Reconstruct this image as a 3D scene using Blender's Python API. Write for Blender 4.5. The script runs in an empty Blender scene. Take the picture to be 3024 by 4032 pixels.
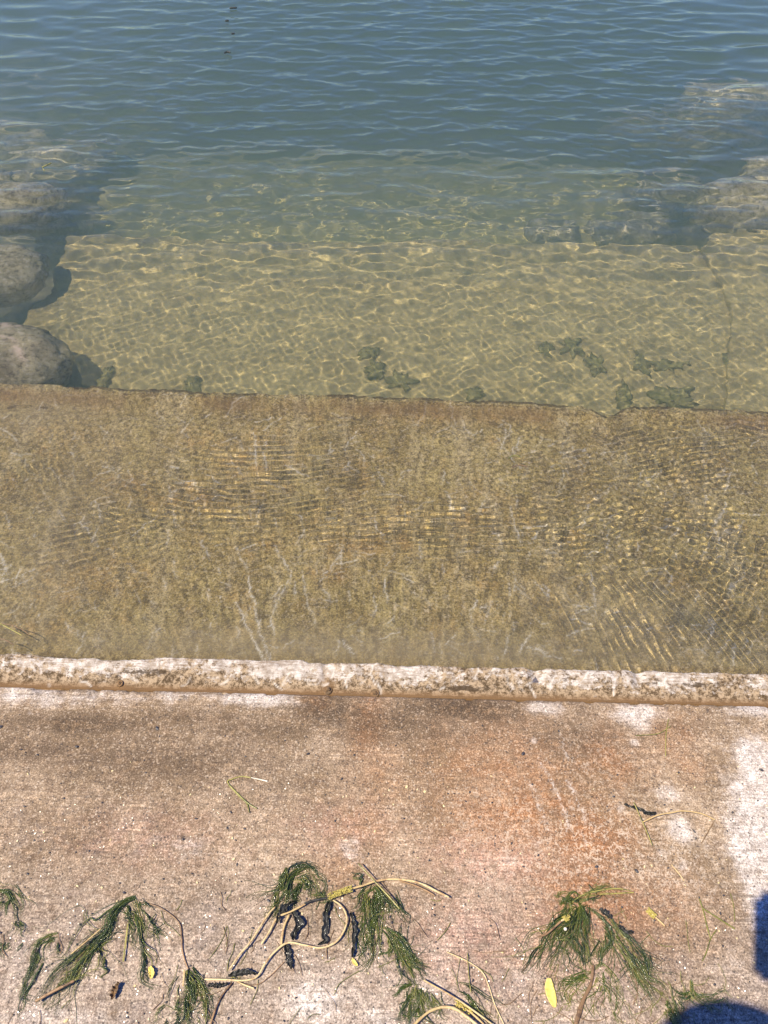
import bpy, bmesh, math, random
import numpy as np
from mathutils import Vector, Matrix, noise as mnoise

S = bpy.context.scene
COL = S.collection
rad = math.radians

# ------------------------------------------------------------------ camera
PITCH, ROLL, CAMH = 49.0, 1.45, 1.5
FPX, PW, PH = 3029.0, 3024.0, 4032.0
cam = bpy.data.cameras.new('camera')
cam_o = bpy.data.objects.new('camera', cam)
COL.objects.link(cam_o)
cam.sensor_fit = 'VERTICAL'
cam.sensor_height = 36
cam.lens = 36 * FPX / PH
cam.clip_start, cam.clip_end = 0.01, 1000
R_CAM = Matrix.Rotation(rad(90 - PITCH), 3, 'X') @ Matrix.Rotation(rad(ROLL), 3, 'Z')
cam_o.matrix_world = Matrix.Translation((0, 0, CAMH)) @ R_CAM.to_4x4()
S.camera = cam_o

# ------------------------------------------------------------------ sky, sun, exposure
SUN_D = Vector((0.477, 0.26, -1.0)).normalized()
w = bpy.data.worlds.new('World')
S.world = w
w.use_nodes = True
wt = w.node_tree
sky = wt.nodes.new('ShaderNodeTexSky')
sky.sky_type = 'NISHITA'
sky.sun_disc = False
sky.sun_elevation = math.asin(-SUN_D.z)
sky.sun_rotation = math.atan2(-SUN_D.x, -SUN_D.y)
sky.air_density = 1.0
sky.dust_density = 0.2
sky.ozone_density = 3.0
hs = wt.nodes.new('ShaderNodeHueSaturation')
hs.inputs['Saturation'].default_value = 1.36
hs.inputs['Hue'].default_value = 0.524
wt.links.new(sky.outputs[0], hs.inputs['Color'])
wt.links.new(hs.outputs[0], wt.nodes['Background'].inputs[0])
wt.nodes['Background'].inputs[1].default_value = 0.118
sun = bpy.data.lights.new('sun', 'SUN')
sun_o = bpy.data.objects.new('sun', sun)
COL.objects.link(sun_o)
sun.energy = 5.0
sun.angle = rad(0.53)
sun.color = (1.0, 0.885, 0.69)
sun.cycles.is_caustics_light = True
sun_o.rotation_euler = SUN_D.to_track_quat('-Z', 'Y').to_euler()
sun_o.location = (-3, -2, 6)
S.view_settings.view_transform = 'Standard'
S.view_settings.look = 'None'
S.view_settings.exposure = 0.64
S.view_settings.gamma = 1
S.cycles.volume_bounces = 2
S.cycles.max_bounces = 10
S.cycles.transmission_bounces = 8
S.cycles.transparent_max_bounces = 12
S.cycles.sample_clamp_indirect = 4

ZW = -0.006          # still water level


# ------------------------------------------------------------------ picture -> place
def ray(px, py):
    d = R_CAM @ Vector(((px - PW / 2) / FPX, -(py - PH / 2) / FPX, -1.0))
    return d.normalized()


def at(px, py, z=0.0):
    d = ray(px, py)
    t = (z - CAMH) / d.z
    return Vector((d.x * t, d.y * t, z))


def atw(px, py, z):
    """the point at depth z seen through the still water surface"""
    d = ray(px, py)
    p = at(px, py, ZW)
    e = 1 / 1.333
    c = -d.z
    r = d * e + Vector((0, 0, 1)) * (e * c - math.sqrt(1 - e * e * (1 - c * c)))
    return p + r * ((z - ZW) / r.z)


# ------------------------------------------------------------------ noise
def vnoise(X, Y, s, seed):
    T = np.random.default_rng(seed).random((256, 256))
    x, y = X * s + 1000.3, Y * s + 1000.7
    xi, yi = np.floor(x).astype(int), np.floor(y).astype(int)
    fx, fy = x - xi, y - yi
    fx, fy = fx * fx * (3 - 2 * fx), fy * fy * (3 - 2 * fy)
    a, b = T[yi % 256, xi % 256], T[yi % 256, (xi + 1) % 256]
    c, d = T[(yi + 1) % 256, xi % 256], T[(yi + 1) % 256, (xi + 1) % 256]
    return (a * (1 - fx) + b * fx) * (1 - fy) + (c * (1 - fx) + d * fx) * fy


def fbm(X, Y, s, seed, octv=4, g=0.5):
    v, a, t = 0, 1.0, 0
    for k in range(octv):
        v = v + a * vnoise(X, Y, s * 2 ** k, seed + k)
        t += a
        a *= g
    return v / t


def sstep(a, b, x):
    t = np.clip((x - a) / (b - a), 0, 1)
    return t * t * (3 - 2 * t)


def axis(core0, core1, step, lo, hi, grow=1.12):
    """coordinates: even inside the core, ever coarser outside"""
    a = list(np.arange(core0, core1, step))
    s, x = step, core1
    up = []
    while x < hi:
        up.append(x)
        s *= grow
        x += s
    up.append(hi)
    s, x = step, core0
    dn = []
    while True:
        s *= grow
        x -= s
        if x <= lo:
            break
        dn.append(x)
    dn.append(lo)
    return np.array(dn[::-1] + a + up)


# ------------------------------------------------------------------ mesh helpers
def mesh_np(name, V, F, mat, smooth=True, parent=None, attrs=None, receiver=True):
    V = np.asarray(V, np.float32).reshape(-1, 3)
    F = np.asarray(F, np.int32)
    k = F.shape[1]
    me = bpy.data.meshes.new(name)
    me.vertices.add(len(V))
    me.vertices.foreach_set('co', V.ravel())
    me.loops.add(F.size)
    me.loops.foreach_set('vertex_index', F.ravel())
    me.polygons.add(len(F))
    me.polygons.foreach_set('loop_start', np.arange(0, F.size, k, dtype=np.int32))
    me.polygons.foreach_set('loop_total', np.full(len(F), k, np.int32))
    me.update(calc_edges=True)
    me.polygons.foreach_set('use_smooth', np.full(len(F), smooth, bool))
    for n, a in (attrs or {}).items():
        at_ = me.attributes.new(n, 'FLOAT', 'POINT')
        at_.data.foreach_set('value', np.asarray(a, np.float32).ravel())
    me.materials.append(mat)
    o = bpy.data.objects.new(name, me)
    COL.objects.link(o)
    o.parent = parent
    o.cycles.is_caustics_receiver = receiver
    return o


def grid_np(name, X, Y, Z, mat, attrs=None, skirt=None, **kw):
    ny, nx = X.shape
    V = np.stack([X, Y, Z], -1).reshape(-1, 3)
    i = np.arange(nx * ny).reshape(ny, nx)
    F = np.stack([i[:-1, :-1], i[:-1, 1:], i[1:, 1:], i[1:, :-1]], -1).reshape(-1, 4)
    if skirt is not None:       # sides and underside: the sheet becomes a closed slab
        loop = np.concatenate([i[0, :], i[1:, -1], i[-1, -2::-1], i[-2:0:-1, 0]])
        B = V[loop].copy()
        B[:, 2] = skirt
        j = len(V) + np.arange(len(loop))
        V = np.concatenate([V, B, [[X.mean(), Y.mean(), skirt]]])
        l2, j2 = np.roll(loop, -1), np.roll(j, -1)
        F = np.concatenate([F, np.stack([loop, j, j2, l2], -1)])
        c = np.full(len(j), len(V) - 1)
        T = np.stack([j, c, c, j2], -1)
        if attrs:
            attrs = {n: np.concatenate([np.ravel(a), np.ravel(a)[loop], [0]]) for n, a in attrs.items()}
        o = mesh_np(name, V, F, mat, attrs=attrs, **kw)
        return o
    return mesh_np(name, V, F, mat, attrs=attrs, **kw)


def tag(o, label, cat, group=None, kind=None):
    if label:
        o['label'] = label
    if cat:
        o['category'] = cat
    if group:
        o['group'] = group
    if kind:
        o['kind'] = kind
    return o


def empty(name, loc, label, cat, group=None):
    o = bpy.data.objects.new(name, None)
    COL.objects.link(o)
    o.location = loc
    return tag(o, label, cat, group)


# ------------------------------------------------------------------ material helper
class NT:
    def __init__(self, name):
        self.m = bpy.data.materials.new(name)
        self.m.use_nodes = True
        self.t = self.m.node_tree
        self.t.nodes.clear()
        self.out = self.t.nodes.new('ShaderNodeOutputMaterial')

    def n(self, kind, ins=None, **props):
        nd = self.t.nodes.new(kind)
        for k, v in props.items():
            setattr(nd, k, v)
        for k, v in (ins or {}).items():
            self.put(nd.inputs[k], v)
        return nd

    def put(self, sock, v):
        if isinstance(v, bpy.types.NodeSocket):
            self.t.links.new(v, sock)
        elif isinstance(v, (tuple, list)) and sock.type == 'RGBA' and len(v) == 3:
            sock.default_value = (*v, 1)
        else:
            sock.default_value = v

    def pos(self, scale=(1, 1, 1), loc=(0, 0, 0), rot=(0, 0, 0)):
        g = self.n('ShaderNodeNewGeometry')
        mp = self.n('ShaderNodeMapping', {'Vector': g.outputs['Position'], 'Scale': scale, 'Location': loc, 'Rotation': rot})
        return mp.outputs[0]

    def noise(self, scale, detail=2, rough=0.5, vec=None, dist=0.0):
        return self.n('ShaderNodeTexNoise', {'Vector': vec or self.pos(), 'Scale': scale, 'Detail': detail, 'Roughness': rough, 'Distortion': dist}).outputs[0]

    def vor(self, scale, feature='F1', vec=None, out=0):
        return self.n('ShaderNodeTexVoronoi', {'Vector': vec or self.pos(), 'Scale': scale}, feature=feature).outputs[out]

    def attr(self, name):
        return self.n('ShaderNodeAttribute', attribute_name=name).outputs['Fac']

    def ma(self, op, a, b=0.0, c=0.0, clamp=False):
        nd = self.n('ShaderNodeMath', operation=op, use_clamp=clamp)
        self.put(nd.inputs[0], a)
        self.put(nd.inputs[1], b)
        self.put(nd.inputs[2], c)
        return nd.outputs[0]

    def ss(self, x, a, b, lo=0.0, hi=1.0):
        return self.n('ShaderNodeMapRange', {'Value': x, 'From Min': a, 'From Max': b, 'To Min': lo, 'To Max': hi}, interpolation_type='SMOOTHSTEP').outputs[0]

    def mix(self, f, a, b, mode='MIX'):
        nd = self.n('ShaderNodeMix', data_type='RGBA', blend_type=mode)
        self.put(nd.inputs[0], f)
        self.put(nd.inputs[6], a)
        self.put(nd.inputs[7], b)
        return nd.outputs[2]

    def bump(self, h, strength, dist, normal=None):
        ins = {'Height': h, 'Strength': strength, 'Distance': dist}
        if normal:
            ins['Normal'] = normal
        return self.n('ShaderNodeBump', ins).outputs[0]

    def facets(self, scale, amount):
        """normals of tiny randomly tilted wet facets"""
        c = self.n('ShaderNodeTexVoronoi', {'Vector': self.pos(), 'Scale': scale}).outputs['Color']
        t = self.n('ShaderNodeVectorMath', {0: c, 1: (.5, .5, .5)}, operation='SUBTRACT').outputs[0]
        t = self.n('ShaderNodeVectorMath', {0: t, 'Scale': amount}, operation='SCALE').outputs[0]
        g = self.n('ShaderNodeNewGeometry').outputs['Normal']
        t = self.n('ShaderNodeVectorMath', {0: g, 1: t}, operation='ADD').outputs[0]
        return self.n('ShaderNodeVectorMath', {0: t}, operation='NORMALIZE').outputs[0]

    def bsdf(self, col, rough=0.8, normal=None, spec=0.5, **ins):
        b = self.n('ShaderNodeBsdfPrincipled', {'Base Color': col, 'Roughness': rough, 'Specular IOR Level': spec})
        if normal:
            self.put(b.inputs['Normal'], normal)
        for k, v in ins.items():
            self.put(b.inputs[k.replace('_', ' ')], v)
        self.t.links.new(b.outputs[0], self.out.inputs[0])
        return b


def mat_dry_concrete():
    m = NT('stained_concrete')
    P = m.pos()
    big = m.noise(6, 4, .6)
    mid = m.noise(38, 4, .65)
    fine = m.noise(330, 3, .75)
    grit = m.noise(640, 2, .8)
    gm = m.noise(14, 4, .6)
    broom = m.noise(1, 3, .6, m.pos((13, 200, 20)))
    base = m.mix(m.ss(big, .38, .62), (.195, .132, .069), (.325, .238, .150))
    base = m.mix(m.attr('pale'), base, (.47, .395, .325))
    base = m.mix(m.ma('MULTIPLY', m.ss(mid, .46, .66), .55), base, (.150, .092, .048))
    base = m.mix(m.ma('MULTIPLY', m.attr('pink'), m.ss(mid, .3, .6, .3, .8)), base, (.46, .275, .20))
    rust = m.ma('MULTIPLY', m.attr('rust'), m.ss(m.noise(20, 5, .7), .32, .62, .5, 1.15), clamp=True)
    base = m.mix(rust, base, (.25, .118, .042))
    dk = m.ma('MULTIPLY', m.attr('dark'), m.ss(m.noise(55, 5, .75), .36, .54))
    base = m.mix(m.ma('MULTIPLY', m.attr('dark'), .35), base, (.15, .10, .05))
    base = m.mix(dk, base, (.085, .060, .034))
    # bare pale patches, ragged
    wsum = m.ma('ADD', m.attr('white'), m.ma('MULTIPLY', m.ma('SUBTRACT', m.noise(15, 8, .78), .5), 1.9))
    wsum = m.ma('ADD', wsum, m.ma('MULTIPLY', m.ma('SUBTRACT', broom, .5), .35))
    wm = m.ss(wsum, .20, .86)
    base = m.mix(m.ma('MULTIPLY', wm, .93), base, m.mix(m.ss(mid, .3, .7), (.42, .365, .31), (.60, .545, .48)))
    # sandy grain
    vc = m.n('ShaderNodeTexVoronoi', {'Vector': P, 'Scale': 330.0}).outputs['Color']
    g1 = m.n('ShaderNodeSeparateColor', {0: vc}).outputs[0]
    base = m.mix(m.ma('MULTIPLY', m.ss(fine, .50, .64), m.ss(gm, .35, .65, .55, 1.0)), base, m.mix(.25, m.mix(1, base, (1.85, 1.85, 1.9), 'MULTIPLY'), (.74, .66, .55)))
    base = m.mix(m.ma('MULTIPLY', m.ss(fine, .49, .36), m.ss(gm, .62, .38, .55, 1.0)), base, m.mix(.7, base, (.06, .038, .020)))
    blo = m.noise(75, 5, .7)
    base = m.mix(m.ss(blo, .51, .62, 0, .6), base, m.mix(1, base, (1.5, 1.5, 1.5), 'MULTIPLY'))
    base = m.mix(m.ss(blo, .48, .37, 0, .65), base, m.mix(.6, base, (.11, .070, .036)))
    base = m.mix(m.ss(g1, .92, .97, 0, .5), base, (.60, .50, .38))
    base = m.mix(m.ss(g1, .05, .02, 0, .7), base, (.05, .04, .035))
    base = m.mix(m.ma('MULTIPLY', m.ss(broom, .47, .35), m.ss(gm, .40, .62, .15, .7)), base, m.mix(.6, base, (.08, .055, .035)))
    base = m.mix(m.ma('MULTIPLY', m.ss(broom, .54, .66), m.ss(gm, .40, .62, .15, .6)), base, m.mix(1, base, (1.5, 1.5, 1.5), 'MULTIPLY'))
    base = m.mix(m.ss(grit, .58, .72, 0, .35), base, (.62, .55, .46))
    # curled pale rims of worn laitance
    wv = m.n('ShaderNodeVectorMath', {0: P, 1: m.n('ShaderNodeVectorMath', {0: m.n('ShaderNodeTexNoise', {'Vector': P, 'Scale': 110.0, 'Detail': 2.0}).outputs[1], 1: (.022, .022, .022)}, operation='MULTIPLY').outputs[0]}, operation='ADD').outputs[0]
    ve = m.vor(95, 'DISTANCE_TO_EDGE', wv)
    cr = m.ma('MULTIPLY', m.ss(ve, .13, .04), m.ma('MULTIPLY', m.attr('crust'), m.ss(m.noise(70, 4, .7), .47, .56)))
    base = m.mix(m.ma('MULTIPLY', cr, .8), base, (.64, .54, .42))
    sc = m.ma('MULTIPLY', m.attr('scratch'), m.ss(m.noise(130, 4, .8), .46, .58))
    base = m.mix(sc, base, (.68, .63, .56))
    base = m.mix(m.ma('MULTIPLY', rust, .40), base, m.mix(1, base, (1.0, .73, .50), 'MULTIPLY'))
    base = m.mix(m.ma('MULTIPLY', m.attr('dark'), .75), base, m.mix(1, base, (.58, .48, .36), 'MULTIPLY'))
    wet = m.attr('wet')
    base = m.mix(m.ma('MULTIPLY', wet, .30), base, m.mix(1, base, base, 'MULTIPLY'))
    h = m.ma('ADD', m.ma('MULTIPLY', fine, 1.0), m.ma('ADD', m.ma('MULTIPLY', grit, .55), m.ma('MULTIPLY', broom, .5)))
    nb = m.bump(h, .7, .0028)
    film = m.ma('MULTIPLY', wet, m.ss(m.noise(22, 5, .75), .46, .64))
    ro = m.n('ShaderNodeMapRange', {'Value': film, 'To Min': .88, 'To Max': .55}).outputs[0]
    b = m.bsdf(base, ro, nb, .5)
    m.put(b.inputs['Coat Weight'], film)
    b.inputs['Coat Roughness'].default_value = .15
    b.inputs['Coat IOR'].default_value = 1.33
    m.put(b.inputs['Coat Normal'], m.facets(620, .85))
    return m.m


def mat_step_concrete():
    """the step under shallow water: algae-brown concrete with ochre film, pale scratches, white kerb lip"""
    m = NT('submerged_step_concrete')
    mid = m.noise(30, 5, .7)
    fine = m.noise(210, 3, .75)
    grit = m.noise(480, 2, .8)
    strk = m.noise(1, 4, .65, m.pos((16, 2.0, 2)))
    strx = m.noise(1, 3, .6, m.pos((30, 260, 20)))
    base = m.mix(m.ss(m.noise(7, 4, .6), .35, .65), (.255, .182, .050), (.385, .295, .098))
    och = m.ma('MULTIPLY', m.ma('ADD', m.attr('ochre'), m.ss(m.noise(11, 4, .6), .5, .7, 0, .55)), m.ss(mid, .36, .6))
    base = m.mix(m.ma('MINIMUM', och, .9), base, (.40, .23, .06))
    base = m.mix(m.ss(strk, .50, .66, 0, .65), base, (.46, .36, .17))
    base = m.mix(m.ss(mid, .47, .38, 0, .75), base, (.13, .09, .038))
    m9 = m.noise(1, 5, .8, m.pos((80, 62, 60)))
    base = m.mix(m.ss(m9, .48, .42, 0, .85), base, (.085, .056, .02))
    base = m.mix(m.ss(m9, .53, .60, 0, .75), base, m.mix(.4, m.mix(1, base, (2.0, 2.0, 2.0), 'MULTIPLY'), (.58, .46, .27)))
    base = m.mix(m.ss(fine, .48, .38, 0, .7), base, (.07, .048, .02))
    base = m.mix(m.ss(fine, .53, .63, 0, .55), base, m.mix(.4, m.mix(1, base, (2.1, 2.1, 2.1), 'MULTIPLY'), (.64, .52, .32)))
    fl = m.ma('MULTIPLY', m.ss(m.noise(78, 6, .85, None, .3), .55, .61), m.ss(m.noise(10, 3, .6), .33, .55))
    base = m.mix(m.ma('MULTIPLY', fl, .9), base, (.70, .57, .34))
    base = m.mix(m.ss(grit, .60, .72, 0, .5), base, (.5, .43, .31))
    base = m.mix(m.ss(grit, .40, .30, 0, .5), base, (.05, .04, .022))
    base = m.mix(m.attr('silt'), base, m.mix(.75, base, (.38, .30, .17)))
    sc = m.ma('MULTIPLY', m.attr('scratch'), m.ss(m.noise(150, 4, .8), .42, .52))
    base = m.mix(sc, base, (.80, .74, .58))
    # kerb lip: bleached top, dirty foot, rust seeping along the joint
    kb = m.attr('kerb')
    base = m.mix(m.attr('front'), base, m.mix(m.ss(m.noise(85, 6, .85), .42, .58), (.075, .048, .022), (.37, .275, .17)))
    white = m.mix(m.ss(m.noise(60, 5, .7), .35, .65), (.32, .265, .205), (.60, .545, .475))
    white = m.mix(m.ss(strx, .50, .36, 0, .55), white, (.20, .145, .10))
    white = m.mix(m.ss(fine, .46, .34, 0, .6), white, (.22, .17, .12))
    kf = m.ss(m.ma('ADD', kb, m.ma('ADD', m.ma('MULTIPLY', m.ma('SUBTRACT', m.noise(1, 6, .75, m.pos((66, 72, 72))), .5), 2.7), m.ma('MULTIPLY', m.ma('SUBTRACT', strx, .5), .5))), .30, .68)
    base = m.mix(kf, base, white)
    kd = m.ss(m.ma('ADD', m.attr('dark'), m.ma('MULTIPLY', m.ma('SUBTRACT', m.noise(1, 6, .8, m.pos((50, 110, 90))), .5), 1.7)), .40, .60)
    base = m.mix(m.ma('MULTIPLY', kd, .9), base, (.055, .036, .018))
    base = m.mix(m.ma('MULTIPLY', m.attr('rust'), m.ss(mid, .25, .55, .45, .95)), base, (.20, .115, .05))
    sc2 = m.ma('MULTIPLY', m.ma('MULTIPLY', m.attr('scratch'), m.attr('front')), .9)
    base = m.mix(sc2, base, (.72, .67, .58))
    h = m.ma('ADD', m.ma('MULTIPLY', fine, 1.0), m.ma('ADD', m.ma('MULTIPLY', grit, .4), strx))
    m.bsdf(base, .85, m.bump(h, .7, .003), .3)
    return m.m


def mat_silt_stone(name, c1, c2, c3, sc=9):
    m = NT(name)
    a = m.noise(sc, 4, .6)
    b = m.noise(sc * 5, 4, .65)
    f = m.noise(sc * 24, 3, .7)
    col = m.mix(m.ss(a, .35, .65), c1, c2)
    col = m.mix(m.ss(b, .56, .70, 0, .55), col, c3)
    col = m.mix(m.ss(b, .44, .32, 0, .5), col, tuple(v * .5 for v in c1))
    col = m.mix(m.ss(f, .54, .70, 0, .5), col, tuple(v * 1.35 for v in c2))
    col = m.mix(m.ss(f, .46, .33, 0, .5), col, tuple(v * .5 for v in c1))
    m.bsdf(col, .9, m.bump(m.ma('ADD', b, f), .5, .004), .2)
    return m.m


def mat_boulder():
    """granite boulder furred with silt; veins and a rosy bare top come from attributes"""
    m = NT('silted_boulder')
    a = m.noise(12, 5, .65)
    b = m.noise(55, 4, .7)
    f = m.noise(190, 3, .75)
    col = m.mix(m.ss(a, .35, .65), (.25, .215, .10), (.40, .345, .19))
    col = m.mix(m.ss(b, .52, .62, 0, .8), col, (.50, .44, .30))
    col = m.mix(m.ss(b, .47, .37, 0, .8), col, (.075, .06, .035))
    col = m.mix(m.ss(f, .45, .32, 0, .6), col, (.08, .066, .045))
    col = m.mix(m.ss(f, .56, .70, 0, .5), col, (.40, .35, .26))
    col = m.mix(m.ma('MULTIPLY', m.attr('purple'), m.ss(a, .3, .6, .4, .9)), col, (.085, .052, .05))
    vn = m.ma('MULTIPLY', m.attr('vein'), m.ss(b, .34, .5))
    col = m.mix(vn, col, (.60, .47, .34))
    m.bsdf(col, .85, m.bump(m.ma('ADD', b, f), .6, .004), .25)
    return m.m


def mat_rusty():
    m = NT('rusty_steel')
    a = m.noise(90, 5, .7)
    col = m.mix(m.ss(a, .35, .65), (.085, .055, .028), (.20, .115, .048))
    col = m.mix(m.ss(m.noise(260, 3, .7), .56, .68, 0, .6), col, (.42, .28, .15))
    col = m.mix(m.ss(m.noise(35, 4, .7), .50, .36, 0, .7), col, (.17, .12, .065))
    m.bsdf(col, .75, m.bump(a, .6, .003), .4)
    return m.m


def mat_weed(name, c0, c1, c2, rough=.2):
    m = NT(name)
    t = m.attr('tint')
    col = m.mix(m.ss(t, .0, .6), c0, c1)
    col = m.mix(m.ss(t, .70, .96), col, c2)
    col = m.mix(m.ss(m.noise(240, 2, .6), .45, .3, 0, .5), col, tuple(v * .45 for v in c0))
    b = m.bsdf(col, m.ss(m.noise(300, 2), .35, .65, rough * .6, rough * 1.9), m.bump(m.noise(700, 2), .5, .0015), .55)
    b.inputs['Coat Weight'].default_value = 1.0
    b.inputs['Coat Roughness'].default_value = .15
    m.put(b.inputs['Coat Normal'], m.facets(520, .8))
    b.inputs['Transmission Weight'].default_value = 0
    return m.m


def mat_stem(name, c0, c1, c2, rough=.45):
    m = NT(name)
    t = m.attr('tint')
    col = m.mix(m.ss(t, .15, .85), c0, c1)
    st = m.noise(70, 4, .7)
    col = m.mix(m.ss(st, .50, .64, 0, .85), col, c2)
    col = m.mix(m.ss(m.noise(420, 2, .7), .42, .3, 0, .5), col, tuple(v * .35 for v in c2))
    m.bsdf(col, rough, m.bump(st, .4, .002), .5)
    return m.m


def mat_plain(name, c0, c1, rough=.6, sc=120, spec=.5, bump=.4, coat=0.0):
    m = NT(name)
    n = m.noise(sc, 4, .65)
    col = m.mix(m.ss(n, .34, .66), c0, c1)
    b = m.bsdf(col, rough, m.bump(n, bump, .003), spec)
    b.inputs['Coat Weight'].default_value = coat
    b.inputs['Coat Roughness'].default_value = .12
    return m.m


def mat_water():
    m = NT('lake_water')
    g = m.n('ShaderNodeBsdfGlass', {'Color': (1, 1, 1), 'Roughness': 0.0, 'IOR': 1.333})
    tr = m.n('ShaderNodeBsdfTransparent')
    mx = m.n('ShaderNodeMixShader', {0: WATER_CLEAR, 1: g.outputs[0], 2: tr.outputs[0]})
    m.t.links.new(mx.outputs[0], m.out.inputs[0])
    return m.m


def mat_murk():
    m = NT('suspended_silt')
    s = m.n('ShaderNodeVolumeScatter', {'Color': MURK_SC, 'Density': MURK_SD, 'Anisotropy': 0.0})
    a = m.n('ShaderNodeVolumeAbsorption', {'Color': MURK_AC, 'Density': MURK_AD})
    ad = m.n('ShaderNodeAddShader', {0: s.outputs[0], 1: a.outputs[0]})
    m.t.links.new(ad.outputs[0], m.out.inputs[1])
    return m.m


WATER_CLEAR = 0.20
MURK_SC, MURK_SD = (.68, .90, .62), 0.66
MURK_AC, MURK_AD = (.34, .64, .50), 0.52

M_DRY = mat_dry_concrete()
M_STEP = mat_step_concrete()
M_SAND = mat_silt_stone('silted_slab', (.30, .235, .095), (.43, .345, .145), (.52, .43, .22))
M_BED = mat_silt_stone('lake_bed_silt', (.16, .14, .085), (.22, .195, .12), (.28, .25, .16), 4)
M_BOULD = mat_boulder()
M_RUST = mat_rusty()
M_WEED = mat_weed('wet_weed', (.013, .026, .003), (.080, .110, .012), (.27, .25, .06))
M_STRAW = mat_stem('straw_stem', (.50, .36, .16), (.62, .48, .24), (.34, .20, .09))
M_BROWN = mat_stem('brown_stem', (.20, .12, .055), (.30, .18, .085), (.09, .05, .025))
M_OLIVE = mat_stem('olive_blade', (.16, .16, .03), (.34, .30, .08), (.07, .08, .015), .3)
M_BLACK = mat_plain('rotted_leaf', (.006, .007, .005), (.028, .027, .020), .5, 160, .5, .8, .25)
M_YELLOW = mat_plain('yellow_leaf', (.66, .50, .11), (.74, .60, .17), .5, 60)
M_BUD = mat_plain('yellow_bud', (.30, .24, .05), (.50, .42, .10), .5, 300)
M_PALE = mat_plain('pale_shell', (.62, .56, .42), (.72, .68, .55), .4, 90)
M_GRIT = mat_plain('dark_grit', (.015, .015, .02), (.05, .045, .05), .4, 200)
M_SEED = mat_plain('yellow_seed', (.60, .47, .20), (.70, .60, .36), .5, 200)
M_ALGA = mat_plain('green_alga', (.12, .115, .034), (.23, .205, .08), .9, 60, .2)


# ------------------------------------------------------------------ stain fields
def blobs(X, Y, items, z=0.0, water=False):
    """sum of soft ellipses; items are (x, y, rx, ry, strength) in photograph pixels, laid flat on the surface"""
    A = np.zeros_like(X)
    f = atw if water else at
    for (px, py, rx, ry, s) in items:
        c, ex, ey = f(px, py, z), f(px + rx, py, z), f(px, py - ry, z)
        a, b = abs(ex.x - c.x), abs(ey.y - c.y)
        A = np.maximum(A, s * np.exp(-((X - c.x) / a) ** 2 - ((Y - c.y) / b) ** 2))
    return A


def segs(X, Y, items, z=0.0, water=False, wid=.0019):
    """thin scratches; items are polylines of pixels"""
    A = np.zeros_like(X)
    f = atw if water else at
    ys, xs = Y[:, 0], X[0, :]
    for it in items:
        p = [f(q[0], q[1], z) for q in it[1]]
        for a, b in zip(p, p[1:]):
            m = 4 * wid
            i0, i1 = np.searchsorted(ys, min(a.y, b.y) - m), np.searchsorted(ys, max(a.y, b.y) + m)
            j0, j1 = np.searchsorted(xs, min(a.x, b.x) - m), np.searchsorted(xs, max(a.x, b.x) + m)
            if i1 <= i0 or j1 <= j0:
                continue
            x, y = X[i0:i1, j0:j1], Y[i0:i1, j0:j1]
            wx = x + (vnoise(x, y, 70, 5) - .5) * .008
            wy = y + (vnoise(x, y, 70, 6) - .5) * .008
            dx, dy = b.x - a.x, b.y - a.y
            t = np.clip(((wx - a.x) * dx + (wy - a.y) * dy) / (dx * dx + dy * dy + 1e-12), 0, 1)
            d = np.hypot(wx - a.x - t * dx, wy - a.y - t * dy)
            A[i0:i1, j0:j1] = np.maximum(A[i0:i1, j0:j1], it[0] * np.exp(-(d / wid) ** 2))
    return A


rng = np.random.default_rng(7)
random.seed(7)

# edges of the steps, read where they stand
E1 = at(1512, 2738, 0).y                     # far edge of the landing
K0 = E1 + .002                               # joint
KT = at(1512, 2640, .012).y                  # foot of the bleached lip top
KE = at(1512, 2612, .009).y                  # water side of the lip
Z2 = -.062
E2 = atw(1512, 1566, Z2 + .02).y             # far edge of the shallow step
Z3 = -.34
E3 = atw(1512, 935, Z3).y
Z4 = -.62

# ------------------------------------------------------------------ the landing (dry, stained concrete)
xs = axis(-.98, .98, .0034, -4.0, 4.0)
ys = axis(.16, E1 - .0015, .0034, -2.2, E1, 1.15)
X, Y = np.meshgrid(xs, ys)
edge = np.clip((Y - (E1 - .012)) / .012, 0, 1)
chip = sstep(.58, .72, fbm(X, Y, 45, 41)) * sstep(E1 - .03, E1 - .004, Y)
Z = (fbm(X, Y, 160, 11, 3) - .5) * .0022 + (fbm(X, Y, 7, 15, 3) - .5) * .004 - edge ** 2 * .007 - chip * .006
Z += (vnoise(X * .12, Y, 210, 19) - .5) * .0011
A = {}
A['white'] = blobs(X, Y, [
    (2505, 2812, 95, 66, .95), (2131, 2787, 88, 36, .9), (2623, 3128, 70, 48, .62), (2675, 3262, 62, 72, .85),
    (2687, 3411, 30, 26, .85), (2605, 3350, 45, 34, .5), (2940, 3340, 90, 180, .95), (2985, 3040, 110, 150, .95),
    (3000, 2790, 150, 50, .75), (3060, 3350, 180, 420, 1), (2980, 3560, 70, 130, .7), (2500, 2923, 22, 18, .8),
    (2104, 2914, 15, 18, .75), (2113, 3329, 34, 34, .55), (90, 2735, 260, 60, .6), (420, 2740, 240, 50, .5),
    (1010, 2742, 170, 46, .85), (700, 2742, 160, 40, .55), (1250, 3950, 170, 105, .72), (1480, 4010, 120, 60, .6),
    (2440, 3180, 26, 30, .6), (1370, 3330, 70, 60, .45), (240, 4010, 330, 60, .6), (750, 3330, 170, 60, .42), (500, 3560, 200, 70, .42), (1650, 3900, 140, 80, .5), (2000, 3400, 60, 40, .45),
    (1640, 3950, 90, 60, .45), (2100, 3850, 100, 60, .42), (2850, 3800, 120, 80, .45), (380, 3600, 120, 60, .42)])
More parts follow.
